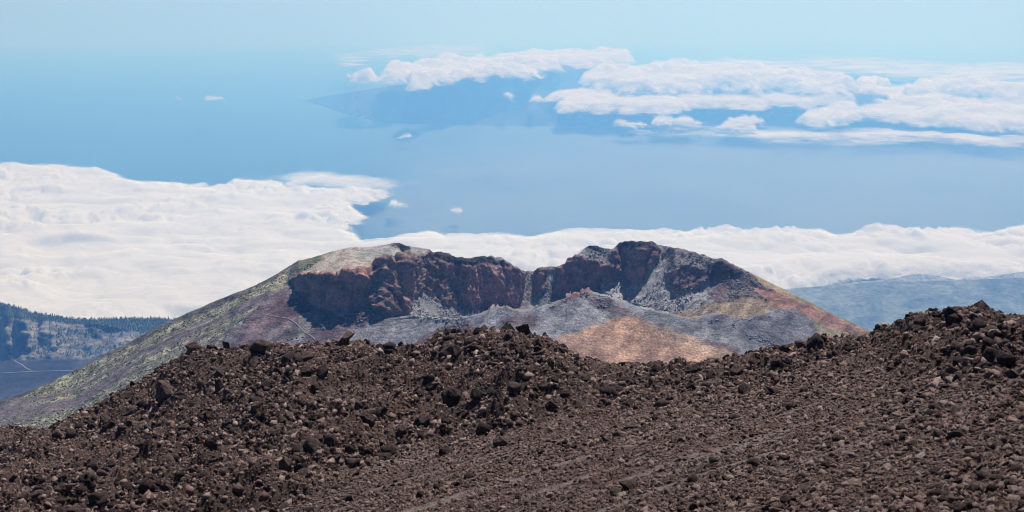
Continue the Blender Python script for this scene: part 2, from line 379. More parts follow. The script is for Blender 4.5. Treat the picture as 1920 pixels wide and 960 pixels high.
ZONES = [
    # left outer flank with green scrub
    ([(-90, 870), (-90, 760), (330, 585), (520, 500), (548, 498), (556, 545), (500, 575), (450, 600), (420, 640), (330, 720), (140, 840)], 6, GREEN, 1.2),
    ([(-90, 762), (330, 585), (545, 490), (547, 503), (480, 545), (335, 606), (200, 672), (0, 764)], 3, (0.095, 0.085, 0.075), 2.2),
    ([(60, 860), (160, 800), (260, 755), (330, 700), (360, 700), (300, 760), (120, 850)], 10, (0.2, 0.185, 0.16), 0.5),
    # slopes under the left cliff
    ([(430, 660), (470, 590), (545, 530), (560, 545), (612, 586), (650, 600), (600, 690), (430, 700)], 21, PURP, 1.2),
    ([(490, 588), (520, 566), (560, 562), (590, 585), (560, 606), (515, 605)], 20, (0.12, 0.075, 0.078), 1.0),
    ([(540, 612), (570, 590), (610, 586), (600, 600), (560, 640)], 21, (0.2, 0.185, 0.165), 0.5),
    ([(470, 650), (520, 612), (570, 640), (560, 690), (450, 690)], 21, GREY, 0.6),
    ([(580, 690), (640, 620), (700, 590), (850, 590), (860, 618), (800, 660), (760, 690)], 22, GREY, 0.5),
    ([(610, 690), (625, 625), (660, 598), (700, 597), (690, 610), (650, 630)], 23, PURP, 1.0),
    ([(700, 700), (760, 655), (800, 625), (850, 605), (900, 600), (920, 620), (860, 680)], 23, (0.13, 0.085, 0.085), 1.0),
    ([(630, 600), (680, 575), (720, 575), (735, 592), (690, 604)], 30, (0.105, 0.06, 0.056), 2.5),
    # plateau and left cliff
    ([(543, 518), (560, 490), (620, 470), (740, 450), (806, 464), (803, 477), (760, 484), (715, 492), (692, 506), (655, 512), (600, 518), (560, 522)], 3.5, TAN, 0.35),
    ([(640, 480), (690, 463), (740, 452), (806, 464), (803, 474), (730, 482), (680, 486)], 3.5, (0.27, 0.255, 0.24), 0.35),
    ([(545, 512), (556, 492), (600, 478), (610, 486), (590, 502), (570, 512)], 4, (0.13, 0.135, 0.075), 1.2),
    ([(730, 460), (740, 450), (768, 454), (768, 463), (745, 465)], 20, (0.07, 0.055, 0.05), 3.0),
    ([(548, 526), (570, 517), (620, 514), (655, 511), (692, 507), (697, 530), (690, 562), (640, 580), (612, 582), (580, 562), (556, 545)], 77, (0.38, 0.2, 0.165), 5.5),  # redder and lighter than CLIFF, brightening this fully shaded wall by its colour
    ([(690, 506), (715, 491), (760, 483), (805, 474), (815, 492), (832, 525), (852, 582), (800, 585), (740, 592), (700, 582), (688, 560)], 47, (0.22, 0.15, 0.14), 6.5),
    ([(752, 512), (772, 500), (782, 545), (765, 582), (752, 575)], 64, CLIFF, 4.5),
    # back wall
    ([(806, 466), (965, 494), (988, 510), (983, 555), (956, 582), (860, 584), (832, 525), (815, 492)], 74, CLIFF, 6.0),
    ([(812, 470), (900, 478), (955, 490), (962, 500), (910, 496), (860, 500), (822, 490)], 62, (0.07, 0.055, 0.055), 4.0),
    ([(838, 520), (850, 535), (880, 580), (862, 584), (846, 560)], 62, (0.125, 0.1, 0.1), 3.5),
    ([(776, 560), (787, 545), (815, 560), (852, 578), (900, 592), (860, 606), (765, 596)], 20, (0.21, 0.205, 0.21), 1.2),
    ([(868, 584), (890, 570), (915, 580), (920, 592), (870, 596)], 34, (0.19, 0.185, 0.2), 1.5),
    ([(984, 507), (1004, 507), (1003, 540), (995, 575), (985, 586), (955, 584), (978, 555)], 38, (0.2, 0.165, 0.155), 1.0),
    ([(1005, 504), (1026, 499), (1028, 525), (1012, 556), (1000, 560)], 79, CLIFF, 3.5),
    ([(1027, 500), (1050, 498), (1042, 545), (1028, 575), (1000, 584), (1008, 560), (1026, 528)], 37, (0.185, 0.18, 0.19), 1.0),
    ([(1048, 500), (1065, 484), (1092, 478), (1124, 482), (1128, 520), (1108, 552), (1060, 566), (1040, 556)], 72, CLIFF, 5.0),
    ([(1078, 482), (1096, 468), (1150, 468), (1142, 482), (1120, 487)], 30, (0.19, 0.185, 0.19), 1.2),
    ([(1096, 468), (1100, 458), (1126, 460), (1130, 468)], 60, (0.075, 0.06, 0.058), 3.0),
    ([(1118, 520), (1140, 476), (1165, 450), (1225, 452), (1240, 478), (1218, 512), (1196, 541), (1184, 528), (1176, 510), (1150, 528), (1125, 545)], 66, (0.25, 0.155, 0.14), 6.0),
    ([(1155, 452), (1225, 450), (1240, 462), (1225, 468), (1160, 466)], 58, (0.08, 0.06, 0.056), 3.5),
    ([(1170, 512), (1176, 494), (1184, 498), (1182, 522)], 55, (0.17, 0.15, 0.15), 1.5),
    ([(1100, 552), (1140, 532), (1172, 520), (1186, 528), (1197, 542), (1222, 508), (1243, 478), (1280, 520), (1330, 560), (1380, 566), (1300, 602), (1180, 582)], 19, (0.27, 0.262, 0.27), 1.8),
    # right inner wall
    ([(1222, 452), (1300, 472), (1355, 485), (1395, 506), (1380, 524), (1330, 535), (1275, 525), (1243, 478)], 20, (0.16, 0.14, 0.145), 2.6),
    ([(1255, 512), (1290, 500), (1330, 510), (1322, 530), (1290, 545), (1268, 552)], 50, (0.17, 0.115, 0.112), 4.0),  # sunlit band: a duller copy of the cliff colour than on shaded walls
    ([(1325, 508), (1350, 494), (1392, 508), (1396, 520), (1362, 532), (1330, 530)], 52, (0.1, 0.065, 0.06), 4.0),
    ([(1330, 545), (1400, 512), (1450, 540), (1455, 562), (1400, 560), (1360, 570), (1330, 562)], 18, (0.13, 0.1, 0.1), 2.4),
    ([(1255, 592), (1330, 572), (1400, 558), (1445, 562), (1440, 582), (1400, 600), (1320, 596)], 12, (0.25, 0.19, 0.135), 0.8),
    # right outer flank
    ([(1395, 505), (1640, 622), (1790, 700), (1700, 720), (1560, 680), (1480, 600), (1440, 570), (1455, 545)], 8, (0.21, 0.125, 0.095), 0.8),
    ([(1395, 506), (1450, 530), (1560, 588), (1640, 624), (1620, 622), (1480, 560), (1430, 535)], 4, (0.24, 0.185, 0.12), 0.8),
    ([(1400, 535), (1450, 548), (1500, 568), (1560, 595), (1620, 622), (1560, 612), (1480, 584), (1445, 566)], 9, (0.235, 0.13, 0.105), 0.8),
    ([(1440, 590), (1480, 585), (1540, 606), (1600, 630), (1560, 660), (1500, 640)], 14, (0.26, 0.215, 0.15), 0.6),
    # front ridge and its slopes
    ([(880, 604), (930, 576), (985, 582), (1060, 559), (1100, 545), (1180, 571), (1290, 596), (1345, 588), (1330, 640), (1240, 612), (1180, 592), (1100, 612), (1030, 645), (960, 640), (900, 620)], 24, GREY, 0.7),
    ([(940, 600), (975, 592), (1010, 600), (990, 625), (940, 620)], 24, (0.135, 0.1, 0.1), 0.8),
    ([(1090, 552), (1130, 556), (1190, 590), (1150, 590), (1110, 575)], 26, (0.15, 0.115, 0.12), 0.9),
    ([(1020, 581), (1060, 560), (1095, 546), (1112, 547), (1068, 563)], 30, RED, 1.5),
    ([(1290, 612), (1345, 588), (1400, 596), (1440, 585), (1485, 575), (1520, 605), (1560, 650), (1480, 690), (1390, 680), (1340, 640)], 20, (0.135, 0.13, 0.145), 0.9),
    ([(1230, 588), (1290, 597), (1400, 640), (1460, 660), (1430, 690), (1380, 670), (1330, 640)], 21, (0.2, 0.195, 0.205), 0.5),
    ([(1300, 632), (1360, 645), (1400, 668), (1370, 668)], 20, (0.12, 0.07, 0.075), 0.5),
    ([(1000, 650), (1050, 635), (1110, 610), (1180, 590), (1245, 612), (1330, 642), (1395, 672), (1350, 730), (1180, 735), (1080, 690)], 19, ORANGE, 0.5),
    ([(1000, 655), (1060, 636), (1130, 628), (1100, 650), (1060, 670)], 19, (0.31, 0.195, 0.155), 0.5),
    ([(1200, 600), (1250, 612), (1330, 645), (1380, 668), (1330, 670), (1250, 630)], 19, (0.36, 0.25, 0.18), 0.5),
]
cols = np.arange(-80, 1781, 1.7)
sil, foot, start = lerp_line(SIL, cols), lerp_line(FOOT, cols), lerp_line(START, cols)
sil = sil + 2.6 * fbm(cols / 8, 0 * cols, octaves=3, seed=3) * smooth(540, 560, cols) * (1 - 0.85 * smooth(550, 570, cols) * (1 - smooth(795, 810, cols))) * (1 - 0.7 * smooth(1380, 1420, cols))
rows = 190
_paint = {}
def mdip(PX, PY):
    d, c, r = zone_paint(PX, PY, ZONES, (22, GREY, 0.8)); _paint['c'] = c; _paint['r'] = r; _paint['d'] = d
    steep = smooth(40, 70, d)
    d = d + steep * 14 * fbm(PX / 16, PY / 9, octaves=3, seed=71) + (1 - steep) * 2.0 * fbm(PX / 40, PY / 14, octaves=3, seed=72)
    return np.clip(d, -6, 85)
PX, PY, D = grow(cols, foot, sil, start, rows, mdip, (lerp_line(RIM, cols), lerp_line(JUMP, cols) * smooth(700, 740, cols) * (1 - smooth(1440, 1480, cols))))
D = blur(D, 1.6, 0)
flatk = blur(((_paint['d'] < 9) & (PX > 545) & (PX < 812)).astype(float), 2, 2)
D = D * (1 - flatk) + blur(D, 30, 3) * flatk
X, Y, Z = at_depth(PX, PY, D)
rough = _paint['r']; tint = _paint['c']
nn = normals(X, Y, Z); nn *= np.sign(nn[..., 2:3] + 1e-9)
# crags and gullies, strongest on the cliffs
crag = fbm(X / 34, Y / 34, Z / 60, octaves=6, seed=20, gain=0.58, kind='ridge')
rib = fbm(X / 20, Y / 20, Z / 110, octaves=3, seed=34, gain=0.6, kind='ridge') * smooth(2.0, 3.5, rough)
crag2 = fbm(X / 12, Y / 12, Z / 26, octaves=4, seed=29, gain=0.6)
gul = fbm(X / 55, Y / 160, Z / 160, octaves=4, seed=24)
edge = np.minimum(1, np.linspace(0, 1, rows)[::-1] * 25)[None] * 0.75 + 0.25
terr = fbm(X / 26, Z / 2.2, Y / 60, octaves=3, seed=27) * (rough < 1.3) * (PX > 560)
disp = (0.35 * terr + rough * (2.0 * crag + 1.3 * crag2 + 1.1 * rib) + np.minimum(rough, 1.2) * 1.0 * gul) * edge
X, Y, Z = [A + nn[..., k] * disp for k, A in enumerate((X, Y, Z))]
# patchy colour: scrub streaks on the flank, streaks of ash and clinker downslope, strata on cliffs
streak = fbm((X + 0.2 * Y) / 150, Y / 15, octaves=5, seed=31)
flank = ((PX < 560) & (tint[..., 1] > 0.12))[..., None]
scrub = smooth(-0.2, 0.02, streak)[..., None]
dots = smooth(0.0, 0.25, fbm(X / 9, Y / 9, Z / 9, octaves=3, seed=37))[..., None]
tint = np.where(flank, np.array((0.135, 0.11, 0.115)) * (1 - scrub) + tint * (0.75 + 0.5 * dots) * scrub, tint)
ash = smooth(-0.05, 0.25, fbm((X - 0.6 * Y) / 22, (Y + 0.6 * X) / 120, Z / 120, octaves=5, seed=41))[..., None]
slope_zone = ((rough < 1.3) & (PX > 430) & (PY > 560))[..., None]
tint = np.where(slope_zone, tint * (0.8 + 0.35 * ash), tint)
strata = fbm(X / 120, Y / 120, Z / 7, octaves=4, seed=44)[..., None]
tint = np.where((rough > 2.0)[..., None], tint * (1 + 0.35 * strata), tint)
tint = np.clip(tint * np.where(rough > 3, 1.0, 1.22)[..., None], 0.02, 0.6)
SK = [(4, 3), (30, 16), (120, 75), (400, 260), (1200, 700), (2600, 1300)]
X2, Y2, Z2 = add_skirt(X, Y, Z, SK)
t2 = np.concatenate([tint] + [tint[:, -1:]] * len(SK), 1)
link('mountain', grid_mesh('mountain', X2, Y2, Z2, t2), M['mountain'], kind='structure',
     label='volcanic cone with a broad crater, grey ash slopes and dark red cliffs')
MG = (PX, PY, X, Y, Z)

def on_sheet(G, px, py):
    PXg, PYg, Xg, Yg, Zg = G
    c = PXg[:, 0]; i = int(np.clip(np.searchsorted(c, px), 1, len(c) - 1))
    j = int(np.argmin(np.abs(PYg[i] - py)))
    return np.array([Xg[i, j], Yg[i, j], Zg[i, j]])

def dense(line, step=3.0):
    out = []
    for (x1, y1), (x2, y2) in zip(line[:-1], line[1:]):
        k = max(1, int(math.hypot(x2 - x1, y2 - y1) / step))
        out += [(x1 + (x2 - x1) * i / k, y1 + (y2 - y1) * i / k) for i in range(k)]
    return out + [line[-1]]

def trail(G, name, line, width, lift, mat, **kw):
    p = np.array([on_sheet(G, x, y) for x, y in dense(line)])
    if len(p) > 6:
        k = np.ones(5) / 5
        p = np.stack([np.convolve(np.pad(p[:, a], 2, mode='edge'), k, mode='valid') for a in range(3)], 1)
    ribbon(name, p, width, lift, mat, **kw)
trail(MG, 'path', [(462, 573), (478, 578), (488, 575)], 1.1, 0.8, M['trail'], kind='structure', label='short upper leg of the pale footpath on the scrub flank')
trail(MG, 'path', [(490, 587), (500, 591), (525, 596), (545, 601), (560, 612), (567, 622), (585, 632), (592, 640)], 1.2, 0.8, M['trail'], kind='structure', label='pale winding footpath descending below the left cliff')
trail(MG, 'path', [(695, 602), (740, 599), (790, 594), (830, 592)], 1.1, 0.8, M['trail'], kind='structure', label='faint straight footpath crossing the grey ash slope')
trail(MG, 'path', [(966, 596), (975, 590), (981, 584)], 1.1, 0.8, M['trail'], kind='structure', label='short pale footpath climbing onto the grey rim')

def strew(name, mask, n, s0, s1, mat, label, category, seed, flat=0.7, lift=0.25):
    r = np.random.default_rng(seed); wv = mask * 1.0; wv = wv.ravel() / wv.sum(); idx = r.choice(wv.size, n, p=wv)
    P = np.stack([X.ravel()[idx], Y.ravel()[idx], Z.ravel()[idx]], 1) + r.normal(size=(n, 3)) * np.array([0.6, 0.6, 0])
    t = (1 + 5 ** 0.5) / 2
    iv = np.array([(-1, t, 0), (1, t, 0), (-1, -t, 0), (1, -t, 0), (0, -1, t), (0, 1, t), (0, -1, -t), (0, 1, -t), (t, 0, -1), (t, 0, 1), (-t, 0, -1), (-t, 0, 1)]) / 1.902
    it_ = np.array([(0, 11, 5), (0, 5, 1), (0, 1, 7), (0, 7, 10), (0, 10, 11), (1, 5, 9), (5, 11, 4), (11, 10, 2), (10, 7, 6), (7, 1, 8), (3, 9, 4), (3, 4, 2), (3, 2, 6), (3, 6, 8), (3, 8, 9), (4, 9, 5), (2, 4, 11), (6, 2, 10), (8, 6, 7), (9, 8, 1)])
    sz = s0 * (1 - r.random(n) * (1 - (s0 / s1) ** 2)) ** -0.5
    V = iv[None] * (0.55 + 0.6 * r.random((n, 12, 1))) * sz[:, None, None] * np.array([1, 1, flat]) + P[:, None] + np.array([0, 0, 1]) * (sz * lift)[:, None, None]
    T = (it_[None] + (np.arange(n) * 12)[:, None, None]).reshape(-1, 3)
    link(name, tri_mesh(name, V.reshape(-1, 3), T), mat, kind='stuff', label=label, category=category)
rowfade = (PY > sil[:, None] + 3)
m, N, L = new_mat('crater_boulder'); finish(N, L, ramp(N, L, noise_node(N, L, 0.2, 3, 0.6), [(0.3, (0.1, 0.09, 0.095)), (0.7, (0.3, 0.28, 0.28))])); M['crater_rock'] = m
m, N, L = new_mat('scrub_leaves'); finish(N, L, ramp(N, L, noise_node(N, L, 0.15, 3, 0.6), [(0.3, (0.11, 0.107, 0.07)), (0.7, (0.17, 0.165, 0.105))])); M['scrub'] = m
talus = rowfade & (rough > 0.9) & (rough < 3.2) & (PX > 545) & (PX < 1460) & (fbm(X / 40, Y / 40, octaves=2, seed=46) > -0.15)
strew('crater_rubble', talus, 5200, 0.7, 3.2, M['crater_rock'], 'pale grey boulders strewn over the crater talus', 'rubble', 81)
strew('scrub', rowfade & flank[..., 0] & (scrub[..., 0] > 0.4), 3800, 0.7, 2.0, M['scrub'], 'low olive scrub dotting the left outer flank', 'scrub', 83, 0.8, 0.4)

# ------------------------------------------------------------------ valley floor and wooded hills, far left
VSIL = [(-80, 553), (0, 571), (20, 573), (40, 579), (60, 587), (80, 590), (100, 592), (130, 597), (160, 599), (190, 599), (220, 598), (250, 597), (280, 597), (330, 600), (420, 606)]
vc = np.arange(-80, 421, 2.0); vs = lerp_line(VSIL, vc)
SLP, DRK = (0.2, 0.185, 0.165), (0.03, 0.028, 0.032)
VZ = [
    ([(-100, 800), (-100, 674), (20, 674), (100, 672), (170, 671), (200, 662), (430, 640), (430, 800)], 0.6, DRK, 0.6),
    ([(-100, 674), (-100, 600), (15, 596), (100, 606), (200, 612), (260, 620), (430, 630), (430, 645), (200, 662), (100, 673)], 26, SLP, 13),
    ([(-100, 540), (430, 590), (430, 632), (260, 625), (190, 608), (130, 608), (70, 602), (15, 596), (-100, 590)], 9, (0.075, 0.082, 0.055), 2),
    ([(28, 629), (52, 629), (50, 647), (40, 664), (27, 648)], 76, DRK, 7), ([(42, 654), (62, 653), (56, 664), (50, 666)], 74, DRK, 6),
    ([(71, 637), (87, 636), (89, 648), (80, 649)], 74, DRK, 6), ([(156, 609), (187, 607), (254, 623), (192, 621)], 74, DRK, 6),
    ([(29, 600), (50, 611), (49, 622), (33, 623)], 74, DRK, 6), ([(12, 595), (21, 595), (18, 612), (10, 612)], 72, DRK, 6),
    ([(5, 629), (18, 629), (16, 643), (8, 645)], 74, DRK, 6), ([(10, 651), (26, 651), (23, 672), (9, 674)], 72, DRK, 6),
    ([(76, 625), (98, 632), (95, 637), (78, 632)], 70, DRK, 5), ([(96, 653), (106, 655), (104, 661), (98, 661)], 70, DRK, 5),
    ([(165, 620), (190, 628), (195, 640), (175, 632)], 55, DRK, 5), ([(-60, 610), (-20, 605), (-15, 640), (-50, 650)], 74, DRK, 6)]
def vdip(PX, PY):
    d, c, r = zone_paint(PX, PY, VZ, (20, SLP, 3), warp=(3, 25, 1.5, 7), seed=150, blurs=(0.7, 0.7)); _paint['c'] = c; _paint['r'] = r
    return np.clip(d + smooth(12, 25, d) * 9 * fbm(PX / 12, PY / 7, octaves=3, seed=171), 0.2, 82)
vstart = depth_at_altitude(vc, np.full(vc.shape, 790.0), 1600.0)
VPX, VPY, VD = grow(vc, np.full(vc.shape, 790.0), vs, vstart, 170, vdip)
VD = blur(VD, 1.2, 0)
VX, VY, VZz = at_depth(VPX, VPY, VD)
vr = _paint['r']; vt = _paint['c']
vn = normals(VX, VY, VZz); vn *= np.sign(vn[..., 2:3] + 1e-9)
vd = vr * (1.4 * fbm(VX / 110, VY / 110, VZz / 110, octaves=5, seed=120, kind='ridge') + 0.5 * fbm(VX / 30, VY / 30, VZz / 30, octaves=3, seed=122))
VX, VY, VZz = [A + vn[..., k] * vd for k, A in enumerate((VX, VY, VZz))]
pl = fbm(VX / 170, VY / 300, octaves=5, seed=133)[..., None]
vt = np.where((VPY > 672)[..., None], vt * (1 + 1.1 * smooth(-0.1, 0.5, pl)), vt * (1 + 0.4 * pl))
SKV = [(40, 20), (300, 160), (1500, 800)]
a, b, c = add_skirt(VX, VY, VZz, SKV)
link('valley', grid_mesh('valley', a, b, c, np.concatenate([np.clip(vt, 0.02, 0.5)] + [vt[:, -1:]] * 3, 1)), M['valley'], kind='structure',
     label='dark lava plain below rocky wooded hills')
VG = (VPX, VPY, VX, VY, VZz)
trail(VG, 'road', [(-60, 703), (0, 700.5), (60, 697.5), (100, 696.5), (160, 695), (190, 694)], 7, 3, M['road'], kind='structure', label='pale straight road across the dark valley floor')
trail(VG, 'road', [(25, 676), (30, 681), (42, 684), (45, 690), (54, 694), (62, 697)], 6, 3.5, M['road'], kind='structure', label='pale winding track joining the valley road')

# pines on those hills: a wood nobody could count
def pine_template():
    v, f = [], []
    for z0, z1, r in ((0.12, 0.55, 0.2), (0.35, 0.8, 0.155), (0.6, 1.0, 0.1)):
        b0 = len(v); k = 6
        for i in range(k):
            an = 2 * math.pi * i / k; q = r * (1.15 if i % 2 else 0.8); v.append((q * math.cos(an), q * math.sin(an), z0))
        v.append((0, 0, z1))
        f += [(b0 + i, b0 + (i + 1) % k, b0 + k) for i in range(k)]
    b0 = len(v)
    for i in range(4):
        an = math.pi / 2 * i; v.append((0.025 * math.cos(an), 0.025 * math.sin(an), -0.1))
    v.append((0, 0, 0.5)); f += [(b0 + i, b0 + (i + 1) % 4, b0 + 4) for i in range(4)]
    return np.array(v), np.array(f)
pv, pf = pine_template()
def forest(name, G, tests, heights, label, seed):
    r = np.random.default_rng(seed); pts = []
    PXg, PYg, Xg, Yg, Zg = G
    n, m = PXg.shape
    for count, fn in tests:
        i = r.integers(0, n - 1, count * 6); j = r.integers(0, m, count * 6)
        k = fn(PXg[i, j], PYg[i, j], lerp_line(VSIL, PXg[i, j])) & (r.random(len(i)) < 1)
        i, j = i[k][:count], j[k][:count]
        jit = r.random(len(i))
        pts.append(np.stack([Xg[i, j] * (1 - jit) + Xg[i + 1, j] * jit, Yg[i, j] * (1 - jit) + Yg[i + 1, j] * jit, Zg[i, j] * (1 - jit) + Zg[i + 1, j] * jit], 1))
    P = np.concatenate(pts); k = len(P)
    h = heights[0] + (heights[1] - heights[0]) * r.random(k) ** 1.5; an = r.random(k) * 6.28; wd = h * (0.8 + 0.6 * r.random(k))
    V = np.empty((k, len(pv), 3))
    V[..., 0] = (pv[None, :, 0] * np.cos(an)[:, None] - pv[None, :, 1] * np.sin(an)[:, None]) * wd[:, None] + P[:, None, 0]
    V[..., 1] = (pv[None, :, 0] * np.sin(an)[:, None] + pv[None, :, 1] * np.cos(an)[:, None]) * wd[:, None] + P[:, None, 1]
    V[..., 2] = pv[None, :, 2] * h[:, None] + P[:, None, 2]
    T = (pf[None] + (np.arange(k) * len(pv))[:, None, None]).reshape(-1, 3)
    link(name, tri_mesh(name, V.reshape(-1, 3), T), M['pine'], kind='stuff', label=label, category='forest')
clump = lambda x, y: fbm(x / 22, y / 8, octaves=3, seed=160)
forest('pine_forest', VG, [
    (5200, lambda x, y, s: (y < np.interp(x, [-80, 0, 70, 130, 190, 260, 430], [588, 594, 602, 607, 609, 624, 634]))),
    (350, lambda x, y, s: (y < s + 1.0)),
    (1100, lambda x, y, s: (y > s + 8) & (y < 668) & (x > 55) & (clump(x, y) > -0.02) & (y > np.interp(x, [50, 150, 260], [612, 612, 620]))),
    (450, lambda x, y, s: (y > 600) & (y < 672) & (clump(x + 300, y) > 0.12))], (9, 20), 'dense dark pine wood along the ridge of the left hills', 11)

# ------------------------------------------------------------------ hazy wooded land and mountains, far right
def far_sheet(name, sil_pts, bottom, start, dipv, color, amp, scale, label, mat, step=2.5, rows=60, dark=None, seed=200):
    p = np.array(sil_pts, float); c = np.arange(p[0, 0], p[-1, 0], step); s = lerp_line(sil_pts, c)
    b = np.maximum(np.full(c.shape, float(bottom)), s + 2)
    fx = np.zeros(c.shape) + start
    px, py, d = grow(c, b, s, fx, rows, lambda u, v: dipv + 2.2 * fbm(u / 30, v / 8, octaves=3, seed=seed))
    x, y, z = at_depth(px, py, d)
    x = x + 0; z = z + amp * fbm(x / scale, y / scale, octaves=5, seed=seed + 3) * np.minimum(1, (py - s[:, None]) / 4 + 0.3)
    z = z - 0
    t = np.zeros(x.shape + (3,)) + np.array(color)
    v = fbm(x / (scale * 1.3), y / (scale * 2.2), octaves=5, seed=seed + 6)[..., None]
    t = t * (1 + (0.5 if amp > 15 else 0.12) * v)
    if dark is not None: t = np.where(v > 0.22, np.array(dark), t)
    a, b2, c2 = add_skirt(x, y, z, [(200, 80), (1500, 600)])
    t = np.concatenate([t, t[:, -1:], t[:, -1:]], 1)
    return link(name, grid_mesh(name, a, b2, c2, np.clip(t, 0.01, 0.5)), mat, kind='structure', label=label)
far_sheet('hills', [(1400, 545), (1480, 541), (1560, 534), (1640, 529), (1740, 526), (1830, 524), (1920, 521), (2010, 518)], 665, 11800, 9.0, (0.15, 0.165, 0.13), 35, 420,  # tint lightened so that part of the haze is in the colour
          'flat wooded land in blue haze behind the right flank', M['hills'], rows=90, seed=200)
far_sheet('mountains', [(1500, 547), (1560, 536), (1600, 529), (1640, 526), (1680, 521), (1705, 515), (1725, 513), (1755, 516), (1780, 522), (1795, 525), (1815, 522), (1850, 519), (1880, 514), (1910, 510), (1950, 505), (2010, 501)],
          550, 14300, 24, (0.3, 0.31, 0.32), 12, 700, 'pale blue mountain ridge under the cloud bank', M['hills'], rows=40, seed=230)  # ridge tint paled, with little mottling, to paint haze into it

# ------------------------------------------------------------------ the island across the strait
COAST = [(560, 188), (572, 189), (620, 204), (655, 216), (700, 226), (740, 231), (850, 234), (980, 237), (1140, 236), (1300, 229), (1450, 217), (1560, 207), (1680, 198)]
ISIL = [(560, 187.5), (575, 187), (600, 182), (640, 176), (700, 166), (760, 158), (820, 150), (880, 143), (960, 137), (1040, 126), (1085, 119), (1110, 117), (1135, 121), (1160, 122), (1180, 126),
        (1215, 128), (1240, 131), (1300, 140), (1400, 150), (1500, 156), (1560, 154), (1590, 157), (1630, 158), (1680, 190)]
ic = np.arange(562, 1680, 2.0)
ico = lerp_line(COAST, ic) + 1.2 * fbm(ic / 14, 0 * ic, octaves=3, seed=300); isl = np.minimum(lerp_line(ISIL, ic) + 1.0 * fbm(ic / 10, 0 * ic, octaves=3, seed=301), ico - 0.8)
def idip(PXi, PYi):
    u = PXi + (PYi - 180) * 1.2
    return np.clip(6.3 - 3.0 * smooth(1230, 1330, PXi) + 6.0 * fbm(u / 26, PYi / 26, octaves=4, seed=310) + 10 * (PYi > (ico - 3)[:, None]), 1.5, 25)
IPX, IPY, ID = grow(ic, ico, isl, depth_at_altitude(ic, ico, 0.0), 110, idip)
ID = blur(ID, 1.0, 0); IX, IY, IZ = at_depth(IPX, IPY, ID)
it = np.zeros(IX.shape + (3,)) + np.array((0.05, 0.05, 0.036))
it = it * (1 + 0.6 * fbm(IX / 900, IY / 2500, octaves=4, seed=320)[..., None])
settle = (fbm(IX / 260, IY / 260, octaves=2, seed=322) > 0.6) & (fbm(IX / 2500, IY / 2500, octaves=2, seed=325) > 0.2) & (IPY > ico[:, None] - 30)
it = np.where(settle[..., None], np.array((0.4, 0.38, 0.35)), it)
a, b, c = add_skirt(IX, IY, IZ, [(300, 150), (3000, 1400)])
link('island', grid_mesh('island', a, b, c, np.concatenate([it, it[:, -1:], it[:, -1:]], 1)), M['island'], kind='structure', label='long mountainous island in blue haze across the strait')

# ------------------------------------------------------------------ clouds: height fields of real thickness over the sea
def heap(cx, cy, rx, ry, seed):
    r = random.Random(seed); out = []
    for k in range(6):
        q = r.uniform(0.22, 0.5); ux = r.uniform(-0.75, 0.75); uy = r.uniform(-0.5, 0.3) * (1 - abs(ux))
        out.append([(cx + ux * rx + q * rx * math.cos(a * 0.5236) * r.uniform(0.8, 1.2), cy + uy * ry + q * ry * 1.5 * math.sin(a * 0.5236) * (0.5 if math.sin(a * 0.5236) > 0 else 1)) for a in range(12)])
    out.append([(cx - rx, cy + 0.5 * ry), (cx - 0.5 * rx, cy), (cx + 0.6 * rx, cy + 0.1 * ry), (cx + rx, cy + 0.55 * ry), (cx, cy + 0.8 * ry)])
    return out

